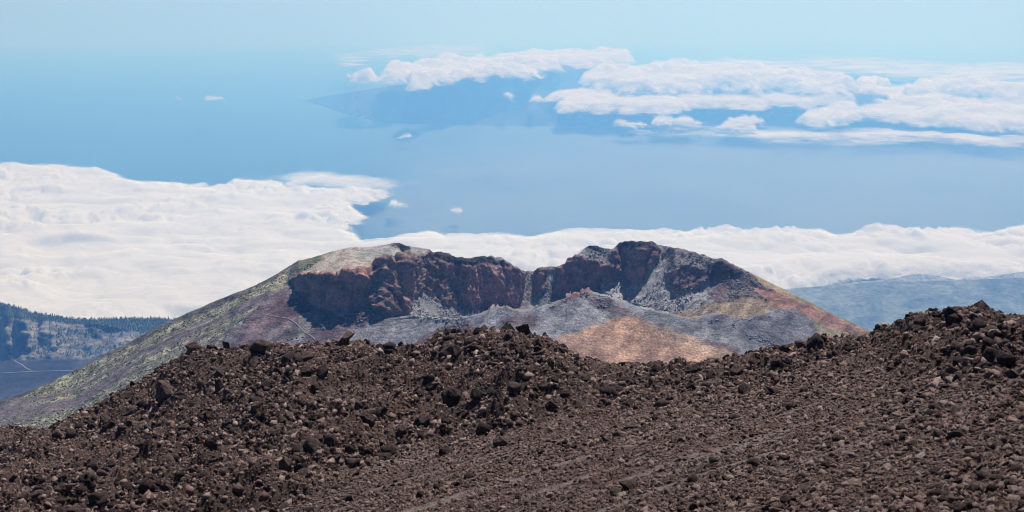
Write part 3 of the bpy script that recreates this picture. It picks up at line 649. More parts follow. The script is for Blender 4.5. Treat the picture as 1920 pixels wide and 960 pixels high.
def cloud(name, polys, alt, box, step, rowstep, amp, scale, mat, label, soft=9.0, edge_noise=(10, 60), puff=0.0, seed=400, kind=None, flat=1.0, holes=(), shells=3, fuzz=60.0):
    x0, x1, y0, y1 = box
    px = np.arange(x0, x1 + step, step); py = np.arange(y1, y0 - rowstep, -rowstep)
    PXc, PYc = np.meshgrid(px, py, indexing='ij')
    Dp = depth_at_altitude(PXc, PYc, alt)
    Xc, Yc, Zc = at_depth(PXc, PYc, Dp)
    ex = PXc + edge_noise[0] * fbm(Xc / edge_noise[1], Yc / (edge_noise[1] * 2.5), octaves=5, seed=seed, gain=0.6)
    ey = PYc + edge_noise[0] * 0.35 * fbm(Xc / edge_noise[1], Yc / (edge_noise[1] * 2.5), octaves=5, seed=seed + 7, gain=0.6)
    m = np.zeros(PXc.shape)
    for p in polys: m = np.maximum(m, poly_mask(ex, ey, p).astype(float))
    for p in holes: m = m * (1 - poly_mask(ex, ey, p))
    m = blur(m, soft / step, soft * 0.35 / rowstep)
    wx_ = Xc + 0.9 * scale * fbm(Xc / (scale * 2.2), Yc / (scale * 2.2), octaves=3, seed=seed + 41)
    wy_ = Yc + 0.9 * scale * fbm(Xc / (scale * 2.2), Yc / (scale * 2.2), octaves=3, seed=seed + 47)
    b1 = fbm(wx_ / scale, wy_ / (scale * 1.5), octaves=5, seed=seed + 20, gain=0.48, kind='billow'); b2 = fbm(wx_ / (scale * 2.6), wy_ / (scale * 1.7), octaves=4, seed=seed + 25, gain=0.5)
    wgt = smooth(-0.25, 0.3, fbm(Xc / (scale * 5), Yc / (scale * 5), octaves=2, seed=seed + 35))
    bil = b1 * wgt + b2 * (1 - wgt)
    big = fbm(Xc / (scale * 4), Yc / (scale * 4), octaves=3, seed=seed + 31)
    thick = smooth(0.05, 0.9, m)
    h = amp * (bil * (0.35 + 0.65 * thick) + 0.8 * big) * flat + puff * thick * (0.7 + 0.6 * bil)
    Zc = Zc + h - amp * 0.6 * (1 - thick)
    xs, ys, zs, cs, ls, sp_ = [], [], [], [], [], []
    for k in range(shells):
        f = k / max(1, shells - 1); z = Zc + f * fuzz * (0.4 + 0.6 * thick)
        xs.append(Xc); ys.append(Yc); zs.append(z); cs.append(m); ls.append(np.full(m.shape, f)); sp_.append(np.zeros(m.shape, bool))
        if k < shells - 1:
            for lst, A in ((xs, Xc), (ys, Yc), (zs, z), (cs, m), (ls, m)): lst.append(A[-1:])
            sp_.append(np.ones((1, m.shape[1]), bool))
    C = lambda l: np.concatenate(l, 0)
    o = link(name, grid_mesh(name, C(xs), C(ys), C(zs), extra={'cover': C(cs), 'level': C(ls)}, keep=C(cs) > 0.004, sep=C(sp_)), mat, label=label, category='cloud')
    if kind: o['kind'] = kind
    return o

DECK = 300.0
cloud('cloud_sea', [
    [(-200, 700), (-200, 300), (0, 308), (120, 312), (210, 318), (222, 338), (300, 345), (400, 346), (470, 344), (560, 350), (640, 352), (720, 362), (720, 372), (640, 382),
     (668, 400), (660, 420), (615, 428), (680, 432), (740, 446), (790, 438), (850, 440), (1000, 442), (1060, 440), (1120, 434), (1200, 430), (1300, 430), (1500, 436), (1600, 432),
     (1640, 428), (1700, 438), (1760, 434), (1840, 440), (1920, 432), (2050, 430), (2050, 505), (1900, 508), (1760, 512), (1640, 520), (1560, 528), (1480, 545), (1300, 640), (500, 690)]],
    DECK, (-90, 2010, 290, 640), 3.4, 1.3, 100, 290, M['cloud_deck'], 'broad white sea of clouds behind the volcano', soft=17, edge_noise=(46, 700), puff=0, fuzz=60.0, seed=400, kind='stuff')
cloud('cloud', [[(450, 332), (520, 325), (600, 318), (700, 326), (775, 338), (770, 348), (700, 352), (560, 344)]], DECK + 60, (400, 800, 300, 370), 3, 1.2, 18, 420, M['wisp'],
      'thin ragged streamer of cloud trailing off the cloud sea', soft=16, edge_noise=(70, 500), seed=430)
for (x0, x1, y0, y1), lab, sd in (((724, 764, 376, 390), 'tiny white cloud beside the edge of the cloud sea', 440), ((836, 866, 389, 401), 'tiny faint cloud above the back rim of the crater', 444)):
    cx, cy, rx, ry = (x0 + x1) / 2, (y0 + y1) / 2, (x1 - x0) / 2, (y1 - y0) / 2
    cloud('cloud', heap(cx, cy, rx, ry, sd), DECK, (x0 - 25, x1 + 25, y0 - 10, y1 + 10), 1.5, 0.8, 22, 200, M['scrap'], lab,
          soft=3.0, edge_noise=(12, 120), puff=40, seed=sd)

FARC = dict(soft=5.5, edge_noise=(34, 900), shells=4, fuzz=140.0)
cloud('cloud', [[(650, 148), (700, 142), (800, 128), (870, 112), (960, 104), (1080, 98), (1180, 102), (1190, 112), (1120, 122), (1000, 134), (1000, 143), (940, 146), (880, 152), (780, 166), (760, 160), (830, 148)]],
      1350, (600, 1260, 86, 180), 2.2, 0.8, 190, 1500, M['cloud_far'], 'long white cloud bank along the crest of the island', puff=160, seed=460, **FARC)
cloud('cloud', [[(1100, 150), (1130, 136), (1200, 132), (1280, 128), (1400, 132), (1500, 142), (1570, 152), (1600, 164), (1500, 168), (1200, 168), (1120, 160)]],
      1000, (1050, 1680, 112, 190), 2.2, 0.8, 190, 1400, M['cloud_far'], 'billowing white cloud bank over the island beside its dark peak', puff=180, seed=480, **FARC)
cloud('cloud', [[(1000, 188), (1060, 178), (1120, 168), (1300, 164), (1600, 164), (1800, 168), (2000, 170), (2000, 205), (1760, 200), (1600, 194), (1420, 200), (1300, 206), (1240, 212), (1060, 211), (1030, 206), (1060, 196)]],
      640, (960, 2020, 150, 228), 2.6, 0.8, 80, 1500, M['cloud_far'], 'flat white sheet of cloud lying across the island', puff=60, seed=500, **FARC)
cloud('cloud', [[(1490, 222), (1540, 208), (1600, 198), (1700, 196), (1780, 204), (1900, 206), (2000, 204), (2000, 238), (1860, 238), (1760, 234), (1680, 230), (1600, 228), (1520, 232)]],
      480, (1450, 2020, 184, 255), 2.4, 0.8, 110, 1200, M['cloud_far'], 'puffy cloud bank over the sea at the far end of the island', puff=110, seed=520, **FARC)
cloud('cloud', [[(1680, 170), (1740, 160), (1800, 156), (1860, 162), (2000, 164), (2000, 184), (1800, 184), (1690, 180)]],
      800, (1640, 2020, 138, 200), 2.2, 0.8, 170, 1300, M['cloud_far'], 'heaped white clouds behind the flat cloud sheet', puff=170, seed=540, **FARC)
for (x0, x1, y0, y1), alt, pf_, lab, sd in (
        ((1150, 1215, 228, 240), 450, 80, 'small white cloud above the island shore', 561), ((1220, 1310, 220, 240), 450, 100, 'row of low white puffs off the island shore', 563),
        ((1330, 1430, 222, 248), 420, 80, 'scattered pale puffs over the water near the shore', 565), ((940, 972, 177, 189), 900, 60, 'lone small cloud in front of the dark island slope', 567),
        ((378, 422, 181, 189), 900, 40, 'small bright cloud alone over the open sea', 569), ((326, 340, 181, 186), 900, 20, 'tiniest cloud speck over the open sea', 571),
        ((640, 676, 143, 151), 1350, 60, 'little cloud off the tip of the crest bank', 573), ((1610, 1665, 147, 166), 1200, 170, 'rounded cloud tower at the end of the billowing bank', 575),
        ((985, 1035, 181, 193), 760, 80, 'round puff leading the flat cloud sheet', 577), ((740, 775, 253, 259), 300, 30, 'faint wisp low over the water before the island', 579)):
    cx, cy, rx, ry = (x0 + x1) / 2, (y0 + y1) / 2, (x1 - x0) / 2, (y1 - y0) / 2
    cloud('cloud', heap(cx, cy, rx, ry, sd), alt, (x0 - 18, x1 + 18, y0 - 8, y1 + 8), 1.2, 0.5, 60, 500, M['scrap'] if sd != 575 else M['cloud_far'], lab,
          soft=3.2, edge_noise=(20, 320), puff=pf_, fuzz=80.0, seed=sd)
for poly, box, alt, lab, sd in (
        ([(560, 108), (640, 104), (690, 112), (680, 118), (600, 114)], (500, 740, 92, 130), 1300, 'thin bright streak of cloud off the island tip', 600),
        ([(640, 96), (760, 86), (860, 84), (920, 94), (860, 102), (700, 102)], (560, 1000, 70, 116), 1200, 'pale veil of far cloud above the crest bank', 604),
        ([(1240, 124), (1400, 108), (1600, 112), (1900, 120), (2000, 130), (2000, 158), (1760, 150), (1500, 138), (1300, 128)], (1150, 2020, 92, 176), 900, 'faint layered veil of cloud near the horizon', 608),
        ([(1150, 248), (1300, 240), (1600, 238), (2000, 242), (2000, 282), (1700, 272), (1400, 268), (1200, 262)], (1080, 2020, 224, 310), 300, 'broad thin mist lying on the sea before the island', 612)):
    cloud('cloud', [poly], alt, box, 3, 0.9, 30, 2000, M['wisp'], lab, soft=22, edge_noise=(60, 4000), seed=sd, shells=1)
cloud('cloud', [[(640, 420), (760, 310), (900, 250), (1300, 242), (2100, 238), (2100, 480), (700, 480)]], 60, (560, 2020, 215, 500), 6, 3, 5, 4000, M['mist'], 'very thin bright mist lying on the sea behind the cloud sea', soft=85, edge_noise=(110, 5000), seed=616, shells=1)

# ------------------------------------------------------------------ foreground ground: blocky lava mounds above a scree slope
CREST = [(-120, 812), (0, 806), (40, 800), (70, 812), (100, 808), (140, 778), (200, 745), (270, 712), (300, 690), (345, 668), (400, 658), (480, 652), (540, 648), (600, 644), (680, 646), (740, 660), (780, 650),
         (830, 632), (880, 622), (930, 622), (990, 628), (1040, 646), (1090, 668), (1150, 684), (1200, 694), (1290, 690), (1350, 680), (1410, 668), (1480, 652), (1550, 642), (1620, 632), (1660, 612), (1700, 602),
         (1760, 596), (1820, 594), (1900, 598), (1960, 600), (2040, 604)]
CTRL = [(-120, 1000, 92), (0, 1000, 88), (400, 1000, 76), (800, 1000, 62), (1200, 1000, 50), (1600, 1000, 38), (1920, 1000, 31), (2040, 1000, 29),
        (-120, 812, 205), (0, 806, 200), (140, 780, 196), (270, 712, 190), (345, 668, 180), (480, 652, 166), (600, 644, 165), (740, 660, 160), (830, 632, 150), (930, 622, 142), (1090, 668, 146), (1200, 694, 146),
        (1350, 680, 136), (1480, 652, 130), (1620, 630, 122), (1700, 602, 112), (1820, 594, 102), (1920, 598, 96), (2040, 604, 92),
        (480, 800, 118), (850, 760, 112), (200, 880, 122), (1250, 800, 82), (1650, 780, 64), (1900, 740, 56)]
cp = np.array(CTRL, float)
def tps(r2): return 0.5 * r2 * np.log(r2 + 1e-12)
def tps_fit(xy, v, lam=1e-3):
    n = len(xy); K = tps(((xy[:, None] - xy[None]) ** 2).sum(-1)) + lam * np.eye(n); Pm = np.concatenate([np.ones((n, 1)), xy], 1)
    A = np.block([[K, Pm], [Pm.T, np.zeros((3, 3))]]); s = np.linalg.solve(A, np.concatenate([v, np.zeros(3)]))
    def f(x, y):
        r = s[n] + s[n + 1] * x + s[n + 2] * y
        for k in range(n): r = r + s[k] * tps((x - xy[k, 0]) ** 2 + (y - xy[k, 1]) ** 2)
        return r
    return f
inv_depth = tps_fit(cp[:, :2] / 1000.0, 1.0 / cp[:, 2])
gc = np.arange(-120, 2041, 2.2); gcrest = lerp_line(CREST, gc)
grows = 190; tt = np.linspace(0, 1, grows)
GPX = np.repeat(gc[:, None], grows, 1); GPY = 1000 + (gcrest[:, None] - 1000) * tt[None]
GD = 1.0 / np.clip(inv_depth(GPX / 1000, GPY / 1000), 0.0042, 0.05)
GX, GY, GZ = at_depth(GPX, GPY, GD)
def blocky(px, py):
    """1 on the blocky lava mounds and along the crest, 0 on the smooth scree"""
    line = np.interp(px, [-120, 0, 300, 560, 640, 760, 900, 1050, 1200, 1350, 1500, 1650, 1760, 2040], [1100, 1100, 1050, 960, 880, 830, 815, 775, 752, 722, 700, 672, 700, 720])
    return 1 - smooth(-35, 45, py - line)
BL = blocky(GPX, GPY)
dfade = np.minimum(1.0, (GPY - gcrest[:, None]) / 25 + 0.35)
# the fall line of the scree runs down to the left and away
fx, fy = -0.88, -0.47
al = GX * fx + GY * fy; ac = GX * fy - GY * fx
lump = fbm(GX / 9, GY / 11, octaves=5, seed=700, gain=0.55, kind='ridge'); mid = fbm(GX / 3.0, GY / 3.0, octaves=4, seed=710, gain=0.6)
rill = fbm(al / 40, ac / 3.2, octaves=4, seed=720, gain=0.6)
fine = fbm(GX / 0.8, GY / 0.8, octaves=3, seed=730, gain=0.65)
GZ = GZ + dfade * BL * (1.7 * lump + 1.5 * mid + 0.5 * fine) + (1 - BL) * (0.4 * rill + 0.1 * mid + 0.07 * fine)
streak = (smooth(-0.02, 0.36, fbm(al / 20, ac / 0.85, octaves=5, seed=742, gain=0.62)) * (0.4 + 0.6 * smooth(-0.25, 0.2, fbm(al / 40, ac / 12, octaves=3, seed=745))) * smooth(38, 62, GD))[..., None]
base = np.array((0.08, 0.055, 0.048))[None, None] * (1 + 0.35 * (1 - BL))[..., None]; ashc = np.array((0.235, 0.19, 0.182)); rust = np.array((0.125, 0.078, 0.064))[None, None] * (1 + 0.1 * (1 - BL))[..., None]  # base is darker on the mounds: shade in the gaps painted in
rz = smooth(0.0, 0.3, fbm(GX / 14, GY / 14, octaves=4, seed=750))[..., None]
gt = base * (1 - 0.5 * rz) + rust * 0.5 * rz
gt = gt * (1 - (0.75 * streak) * (1 - BL)[..., None]) + ashc * (0.75 * streak) * (1 - BL)[..., None]
xs, ys, zs = [GX], [GY], [GZ]
sl = (GZ[:, -1] - ZC) / GY[:, -1]
for away in (2, 6, 15, 35, 80, 200):
    k = 1 + away / GY[:, -1]
    xs.append((GX[:, -1] * k)[:, None]); ys.append((GY[:, -1] * k)[:, None]); zs.append((GZ[:, -1] + away * (sl - 0.12 - 0.0025 * away))[:, None])
# towards the camera the slope climbs up to where the photographer stands
hx, hy, hz = [], [], []
for k in (0.08, 0.3, 0.55, 0.8):
    hx.append((GX[:, 0] * k)[:, None]); hy.append((GY[:, 0] * k)[:, None]); hz.append((ZC - 2.2 + (GZ[:, 0] - ZC + 2.2) * k)[:, None])
A3 = [np.concatenate(h + g, 1) for h, g in ((hx, xs), (hy, ys), (hz, zs))]
gt3 = np.concatenate([gt[:, :1]] * 4 + [gt] + [gt[:, -1:]] * 6, 1)
link('ground', grid_mesh('ground', *A3, gt3), M['ground'], kind='structure', label='brown volcanic scree slope in the foreground')
def g_at(px, py):
    i = np.clip((px + 120) / 2.2, 0, len(gc) - 1.001); i0 = int(i); u = i - i0
    cr = gcrest[i0]; j = float(np.clip((py - 1000) / (cr - 1000) * (grows - 1), 0, grows - 1.001)); j0 = int(j); v = j - j0
    f = lambda A: (A[i0, j0] * (1 - u) + A[i0 + 1, j0] * u) * (1 - v) + (A[i0, j0 + 1] * (1 - u) + A[i0 + 1, j0 + 1] * u) * v
    return f(GX), f(GY), f(GZ)

# ------------------------------------------------------------------ rocks
import bmesh
def split_faces(v, f):
    """each triangle into four, facets kept flat"""
    e = np.sort(np.concatenate([f[:, [0, 1]], f[:, [1, 2]], f[:, [2, 0]]]), 1); ue, inv = np.unique(e, axis=0, return_inverse=True); inv = inv.ravel()
    mid = (v[ue[:, 0]] + v[ue[:, 1]]) / 2; k = len(f); a, b, c = [inv[i * k:(i + 1) * k] + len(v) for i in range(3)]
    nf = np.concatenate([np.stack(t, 1) for t in ((f[:, 0], a, c), (a, f[:, 1], b), (c, b, f[:, 2]), (a, b, c))])
    return np.concatenate([v, mid]), nf

def rock_mesh(name, seed, mat, points=14, spiky=0.0, splits=0, rough=0.0, squash=(1, 1, 0.8)):
    """angular block: hull of random points, or a jagged clinker when spiky; then broken surface on its facets"""
    r = np.random.default_rng(seed); bm = bmesh.new()
    if spiky > 0:
        bmesh.ops.create_icosphere(bm, subdivisions=2 if spiky < 0.62 else 1, radius=1.0)
        for q in bm.verts: q.co *= 1 - spiky * r.random()
    else:
        for k in range(points):
            n = r.normal(size=3); n /= np.linalg.norm(n); bm.verts.new(n * r.uniform(0.6, 1.0))
        res = bmesh.ops.convex_hull(bm, input=bm.verts)
        bmesh.ops.delete(bm, geom=[q for q in bm.verts if not q.link_faces], context='VERTS')
    bmesh.ops.triangulate(bm, faces=bm.faces); bm.verts.index_update()
    v = np.array([q.co[:] for q in bm.verts]); f = np.array([[q.index for q in t.verts] for t in bm.faces]); bm.free()
    for k in range(splits): v, f = split_faces(v, f)
    if rough > 0:
        o = r.uniform(0, 50, 3); nr = v / (np.linalg.norm(v, axis=1)[:, None] + 1e-9)
        c = fbm(v[:, 0] * 1.8 + o[0], v[:, 1] * 1.8 + o[1], v[:, 2] * 1.8 + o[2], octaves=5, seed=seed, gain=0.65, kind='ridge')
        v = v + nr * (rough * c)[:, None] + r.normal(size=v.shape) * rough * 0.09
    v = v * np.array(squash); v -= (v.max(0) + v.min(0)) / 2
    v /= (v.max(0) - v.min(0))[0] / 2 + 1e-9                       # one metre half-width in x
    me = tri_mesh(name, v, f); me.materials.append(mat); return me

# small stones: one mass of rubble, tens of thousands
stones = bpy.data.collections.new('stone_shapes')
for k in range(7):
    o = bpy.data.objects.new('stone_shape', rock_mesh('stone_shape', 900 + k, M['stone'], points=(8, 9, 10, 9, 12, 10, 8)[k], spiky=(0, 0, 0, 0, 0.6, 0.65, 0)[k], squash=(1, random.uniform(0.7, 1), random.uniform(0.6, 1.0))))
    stones.objects.link(o)

def gn_scatter(collection):
    ng = bpy.data.node_groups.new('rubble_scatter', 'GeometryNodeTree')
    ng.interface.new_socket('Geometry', in_out='INPUT', socket_type='NodeSocketGeometry'); ng.interface.new_socket('Geometry', in_out='OUTPUT', socket_type='NodeSocketGeometry')
    n, l = ng.nodes, ng.links
    gi, go = n.new('NodeGroupInput'), n.new('NodeGroupOutput')
    mp = n.new('GeometryNodeMeshToPoints'); ip = n.new('GeometryNodeInstanceOnPoints'); ci = n.new('GeometryNodeCollectionInfo')
    ci.inputs['Collection'].default_value = collection; ci.inputs['Separate Children'].default_value = True; ci.inputs['Reset Children'].default_value = True
    ip.inputs['Pick Instance'].default_value = True
    def attr(nm, ty):
        a = n.new('GeometryNodeInputNamedAttribute'); a.data_type = ty; a.inputs['Name'].default_value = nm; return a.outputs[0]
    l.new(gi.outputs[0], mp.inputs['Mesh']); l.new(mp.outputs[0], ip.inputs['Points']); l.new(ci.outputs[0], ip.inputs['Instance'])
    e2r = n.new('FunctionNodeEulerToRotation'); l.new(attr('turn', 'FLOAT_VECTOR'), e2r.inputs[0]); l.new(e2r.outputs[0], ip.inputs['Rotation'])
    l.new(attr('size', 'FLOAT'), ip.inputs['Scale']); l.new(attr('shape', 'INT'), ip.inputs['Instance Index'])
    l.new(ip.outputs[0], go.inputs[0])
    return ng

# sample the ground by true area, coarse blocks on the mounds and finer stones on the scree
P00, P10, P01 = [np.stack([A[s] for A in (GX, GY, GZ)], -1) for s in ((slice(0, -1), slice(0, -1)), (slice(1, None), slice(0, -1)), (slice(0, -1), slice(1, None)))]
e1, e2 = P10 - P00, P01 - P00
area = np.linalg.norm(np.cross(e1, e2), axis=-1)
blc = BL[:-1, :-1]; stk = streak[:-1, :-1, 0]; dd = GD[:-1, :-1]
def scatter(n, weight, smin, smax, power, seed):
    r = np.random.default_rng(seed); wv = (area * weight).ravel(); idx = r.choice(wv.size, n, p=wv / wv.sum())
    u, v = r.random((2, n)); p = P00.reshape(-1, 3)[idx] + e1.reshape(-1, 3)[idx] * u[:, None] + e2.reshape(-1, 3)[idx] * v[:, None]
    q = r.random(n); lo = smin if np.isscalar(smin) else smin.ravel()[idx]
    s = lo * (1 - q * (1 - (lo / smax) ** power)) ** (-1 / power)
    return p, s
patch = 0.25 + smooth(-0.1, 0.25, fbm(GX[:-1, :-1] / 5, GY[:-1, :-1] / 5, octaves=3, seed=760))
band = 0.35 + smooth(-0.15, 0.3, fbm(al[:-1, :-1] / 18, ac[:-1, :-1] / 2.4, octaves=4, seed=765))
parts = [scatter(110000, blc * patch, 0.08, 0.5, 2.2, 1), scatter(90000, (1 - blc) * (1.15 - stk) * band, 0.05, 0.28, 2.6, 2),
         scatter(50000, (1 - blc) * (1.2 - stk) * band / dd ** 2, 0.028, 0.22, 2.2, 3), scatter(110000, blc, 0.07, 0.2, 2.0, 4)]
def rubble_object(name, parts, collection, count, label):
    sp = np.concatenate([p for p, s in parts]); ss = np.concatenate([s for p, s in parts]); k = len(sp); sp[:, 2] += ss * 0.1
    me = bpy.data.meshes.new(name); me.vertices.add(k); me.vertices.foreach_set('co', sp.astype(np.float32).ravel())
    a = me.attributes.new('size', 'FLOAT', 'POINT'); a.data.foreach_set('value', ss.astype(np.float32))
    a = me.attributes.new('turn', 'FLOAT_VECTOR', 'POINT'); a.data.foreach_set('vector', (rng.random((k, 3)) * np.array([6.28, 1.2, 6.28])).astype(np.float32).ravel())
    a = me.attributes.new('shape', 'INT', 'POINT'); a.data.foreach_set('value', rng.integers(0, count, k).astype(np.int32))
    me.update()
    o = link(name, me, None, kind='stuff', label=label, category='rubble')
    md = o.modifiers.new('scatter', 'NODES'); md.node_group = gn_scatter(collection)
rubble_object('rubble', parts, stones, 7, 'loose brown lava stones strewn over the slope')
clinkers = bpy.data.collections.new('clinker_shapes')
for k in range(5):
    clinkers.objects.link(bpy.data.objects.new('clinker_shape', rock_mesh('clinker_shape', 960 + k, M['clinker'], points=10, spiky=(0.7, 0.64, 0.75, 0, 0.6)[k], splits=1, rough=0.16, squash=(1, random.uniform(0.7, 1), random.uniform(0.8, 1.2)))))
pk = np.clip(patch - 0.45, 0, 1) ** 1.5
rubble_object('clinker', [scatter(8000, blc * pk, 0.2, 0.9, 2.1, 5), scatter(1500, (1 - blc) * band ** 2 * (1 - stk), 0.12, 0.4, 2.4, 6)], clinkers, 5, 'jagged shade-darkened clinker heaped on the lava mounds')

# boulders, each one a thing
bshapes = [rock_mesh('lava_boulder', 1000 + k, M['boulder'], points=(10, 9, 11, 10, 12, 9, 10, 11)[k], spiky=(0, 0, 0.64, 0, 0.7, 0, 0.66, 0)[k], splits=3, rough=0.15, squash=(1, random.uniform(0.75, 1.0), random.uniform(0.8, 1.1))) for k in range(8)]
slabs = [rock_mesh('lava_slab', 1100 + k, M['boulder'], points=12, splits=3, rough=0.09, squash=(1, 0.8, 0.8)) for k in range(3)]
greys = rock_mesh('grey_stone', 1200, M['grey_stone'], points=14, splits=2, rough=0.04, squash=(1, 0.8, 0.6))
tans = rock_mesh('tan_stone', 1201, M['tan_stone'], points=13, splits=2, rough=0.04, squash=(1, 0.8, 0.7))
def boulder(px, py, wpx, hpx, label, shape, group=None, name='lava_boulder', tilt=0.25, sink=0.27, r=random):
    """py is the foot of the boulder; width and height in pixels at that distance"""
    x, y, z = g_at(px, py); m = y / F; o = link(name, shape)
    hx = wpx * m / 2; hz = hpx * m / 2; zs_ = max(v.co.z for v in shape.vertices)
    o.scale = (hx, hx * r.uniform(0.8, 1.15), hz / zs_ * 1.08)
    o.rotation_euler = (r.uniform(-tilt, tilt), r.uniform(-tilt, tilt), r.uniform(0, 6.28))
    o.location = (x, y, z + hz * (1 - 2 * sink) * 1.0)
    o['label'] = label; o['category'] = 'boulder' if wpx * m > 0.55 else 'stone'
    if group: o['group'] = group
    return o
B = bshapes
NAMED = [
    (1852, 618, 92, 56, 'largest boulder on the right crest, slabby and slanting', slabs[0]), (1832, 628, 46, 30, 'broad tilted slab at the foot of the largest crest boulder', slabs[1]),
    (1872, 610, 30, 40, 'upright dark pinnacle at the end of the largest crest boulder', B[1]), (1915, 612, 34, 30, 'dark purple block on the crest at the right picture edge', slabs[2]),
    (952, 628, 38, 32, 'big craggy block crowning the middle mound', B[0]), (976, 636, 34, 40, 'rust-topped block leaning on the crowning block of the middle mound', B[3]),
    (925, 624, 20, 18, 'small jagged block just left of the middle mound crown', B[4]), (368, 672, 38, 32, 'rounded brown boulder jutting from the left crest against the scrub flank', B[2]),
    (424, 655, 30, 22, 'two-lobed dark boulder on the left crest above a notch', B[5]), (492, 672, 46, 36, 'overhanging dark block on the left mound crest casting a long shadow', B[6]),
    (466, 690, 34, 32, 'dark lava crag below the overhanging block', B[7]), (597, 648, 19, 18, 'small upright block on the crest below the winding footpath', B[1]),
    (570, 690, 44, 34, 'wide rusty crag on the left mound near its smooth shoulder', B[3]), (1360, 672, 13, 18, 'lone standing block on the crest in front of the orange slope', B[5]),
    (1544, 640, 22, 24, 'knobbly block on the crest below the right flank', B[0]), (752, 655, 14, 16, 'small dark block in the dip between the two mounds', B[4]),
    (846, 672, 50, 34, 'broad black crag under the top of the middle mound', B[2]), (852, 768, 54, 56, 'tallest black outcrop on the face of the middle mound', B[6]),
    (936, 790, 36, 42, 'black pillar-like rock at the foot of the middle mound', B[7]), (982, 695, 18, 26, 'narrow dark rock high on the middle mound face', B[1]),
    (1046, 705, 18, 24, 'dark tooth of rock on the right shoulder of the middle mound', B[4]), (1180, 912, 58, 30, 'long dark outcrop lying in the smooth scree', B[5]),
    (1158, 925, 30, 20, 'lower end block of the long scree outcrop', B[3]), (1306, 924, 22, 18, 'lone dark block low in the bare scree', B[0]),
    (1872, 678, 100, 36, 'long dark rock wall under the right crest', slabs[1]), (1815, 676, 34, 34, 'dark crag at the near end of the rock wall', B[6]),
    (1778, 668, 34, 34, 'round-shouldered dark crag right of a stony gap', B[2]), (1826, 690, 22, 14, 'tan-sided block at the foot of the rock wall', B[7]),
    (1672, 650, 20, 24, 'dark block below the rising right crest', B[1]), (1486, 768, 28, 22, 'dark triangular block standing in the upper scree', B[4]),
    (1448, 742, 28, 18, 'leaning block above the triangular scree block', B[3]), (1475, 692, 26, 30, 'tall dark crag on the ridge left of the right crest', B[6]),
    (1568, 680, 24, 20, 'black block on the ridge under the knobbly crest block', B[5]), (1395, 705, 40, 24, 'low dark ledge of rock along the ridge', B[0]),
    (1300, 708, 36, 20, 'low dark rock below the crest before the orange slope', B[7]), (1205, 738, 30, 22, 'dark rock where the ridge meets the middle mound', B[2]),
    (690, 808, 36, 28, 'dark block at the bottom of the left mound face', B[1]), (205, 822, 40, 40, 'pointed leaning slab on the left slope', slabs[0]),
    (312, 762, 48, 42, 'big dark crag on the upper left slope', B[5]), (415, 752, 26, 40, 'tall reddish slab standing on the left mound', slabs[2]),
    (255, 922, 40, 30, 'reddish dark crag near the lower left edge', B[3]), (225, 918, 24, 28, 'narrow rock beside the reddish crag', B[4]),
    (72, 868, 30, 22, 'dark hollowed block near the left picture edge', B[6]), (18, 812, 46, 22, 'faded red knoll of rock at the far left crest', B[2]),
    (484, 800, 44, 30, 'dark broken crag in the middle of the left mound', B[7]), (120, 905, 40, 20, 'flat dark block on the lower left slope', B[0]),
    (940, 838, 34, 26, 'dark broken block where the middle mound meets scree', B[4]), (838, 852, 34, 18, 'low broken rocks in the scree below the middle mound', B[5]),
    (1090, 770, 34, 20, 'dark rock on the upper edge of the scree', B[3]),
    (1699, 952, 20, 17, 'big dark stone low among the near stones', B[1]), (1787, 888, 13, 11, 'round dark stone above the near stones', B[6]), (1805, 928, 17, 13, 'dark stone in the middle of the near stones', B[2]),
    (1885, 878, 22, 17, 'large dark stone at the right edge of the near stones', B[5]), (1890, 858, 18, 12, 'angular dark stone behind the large right-edge stone', B[7]),
    (1626, 962, 30, 14, 'flat pale grey slab at the bottom edge', greys), (1648, 946, 19, 10, 'dark flat stone beside the pale grey slab', slabs[1]),
    (1568, 946, 13, 14, 'upright dark stone left of the pale grey slab', B[0]), (1750, 942, 15, 12, 'dark stone beside a pale flat one', B[4]),
    (1728, 941, 21, 10, 'pale grey flat stone among dark near stones', greys), (1682, 904, 12, 8, 'cream-coloured stone on the near scree', tans),
    (1740, 840, 17, 8, 'tan sliver of rock on the right scree', tans), (1830, 943, 8, 6, 'small orange-tan stone at the lower right', tans)]
for px, py, wp, hp, lab, sh in NAMED:
    nm = 'lava_boulder' if sh in B or sh in slabs else 'stone'
    boulder(px, py, wp, hp, lab, sh, name=nm)

SHORT = {0: 'largest right-crest boulder', 4: 'block crowning the middle mound', 7: 'rounded boulder on the left crest', 8: 'two-lobed boulder on the left crest', 9: 'overhanging block on the left crest',
         11: 'small upright block below the winding footpath', 12: 'wide rusty crag of the left mound', 13: 'lone standing block before the orange slope', 14: 'knobbly crest block below the right flank',
         15: 'dark block in the dip between mounds', 16: 'broad black crag of the middle mound', 17: 'tallest black outcrop of the middle mound', 18: 'black pillar at the middle mound foot',
         19: 'narrow dark rock on the middle mound', 20: 'dark tooth on the middle mound shoulder', 21: 'long dark outcrop in the scree', 23: 'lone dark block in the scree', 24: 'long dark rock wall',
         26: 'round-shouldered dark crag', 28: 'dark block below the rising right crest', 29: 'triangular block in the upper scree', 31: 'tall dark crag on the ridge', 32: 'black block under the knobbly crest block',
         33: 'low dark ledge on the ridge', 34: 'low dark rock before the orange slope', 35: 'dark rock where ridge meets mound', 36: 'dark block at the left mound foot', 37: 'pointed slab on the left slope',
         38: 'big crag on the upper left slope', 39: 'tall reddish slab of the left mound', 40: 'reddish crag at the lower left', 42: 'dark hollowed block at the left edge', 44: 'dark broken crag of the left mound',
         45: 'flat block of the lower left slope', 46: 'broken block at the edge of the scree', 47: 'low broken rocks below the middle mound', 48: 'dark rock on the upper scree edge'}
SIDES = ['right of', 'below right of', 'below', 'below left of', 'left of', 'above left of', 'above', 'above right of']
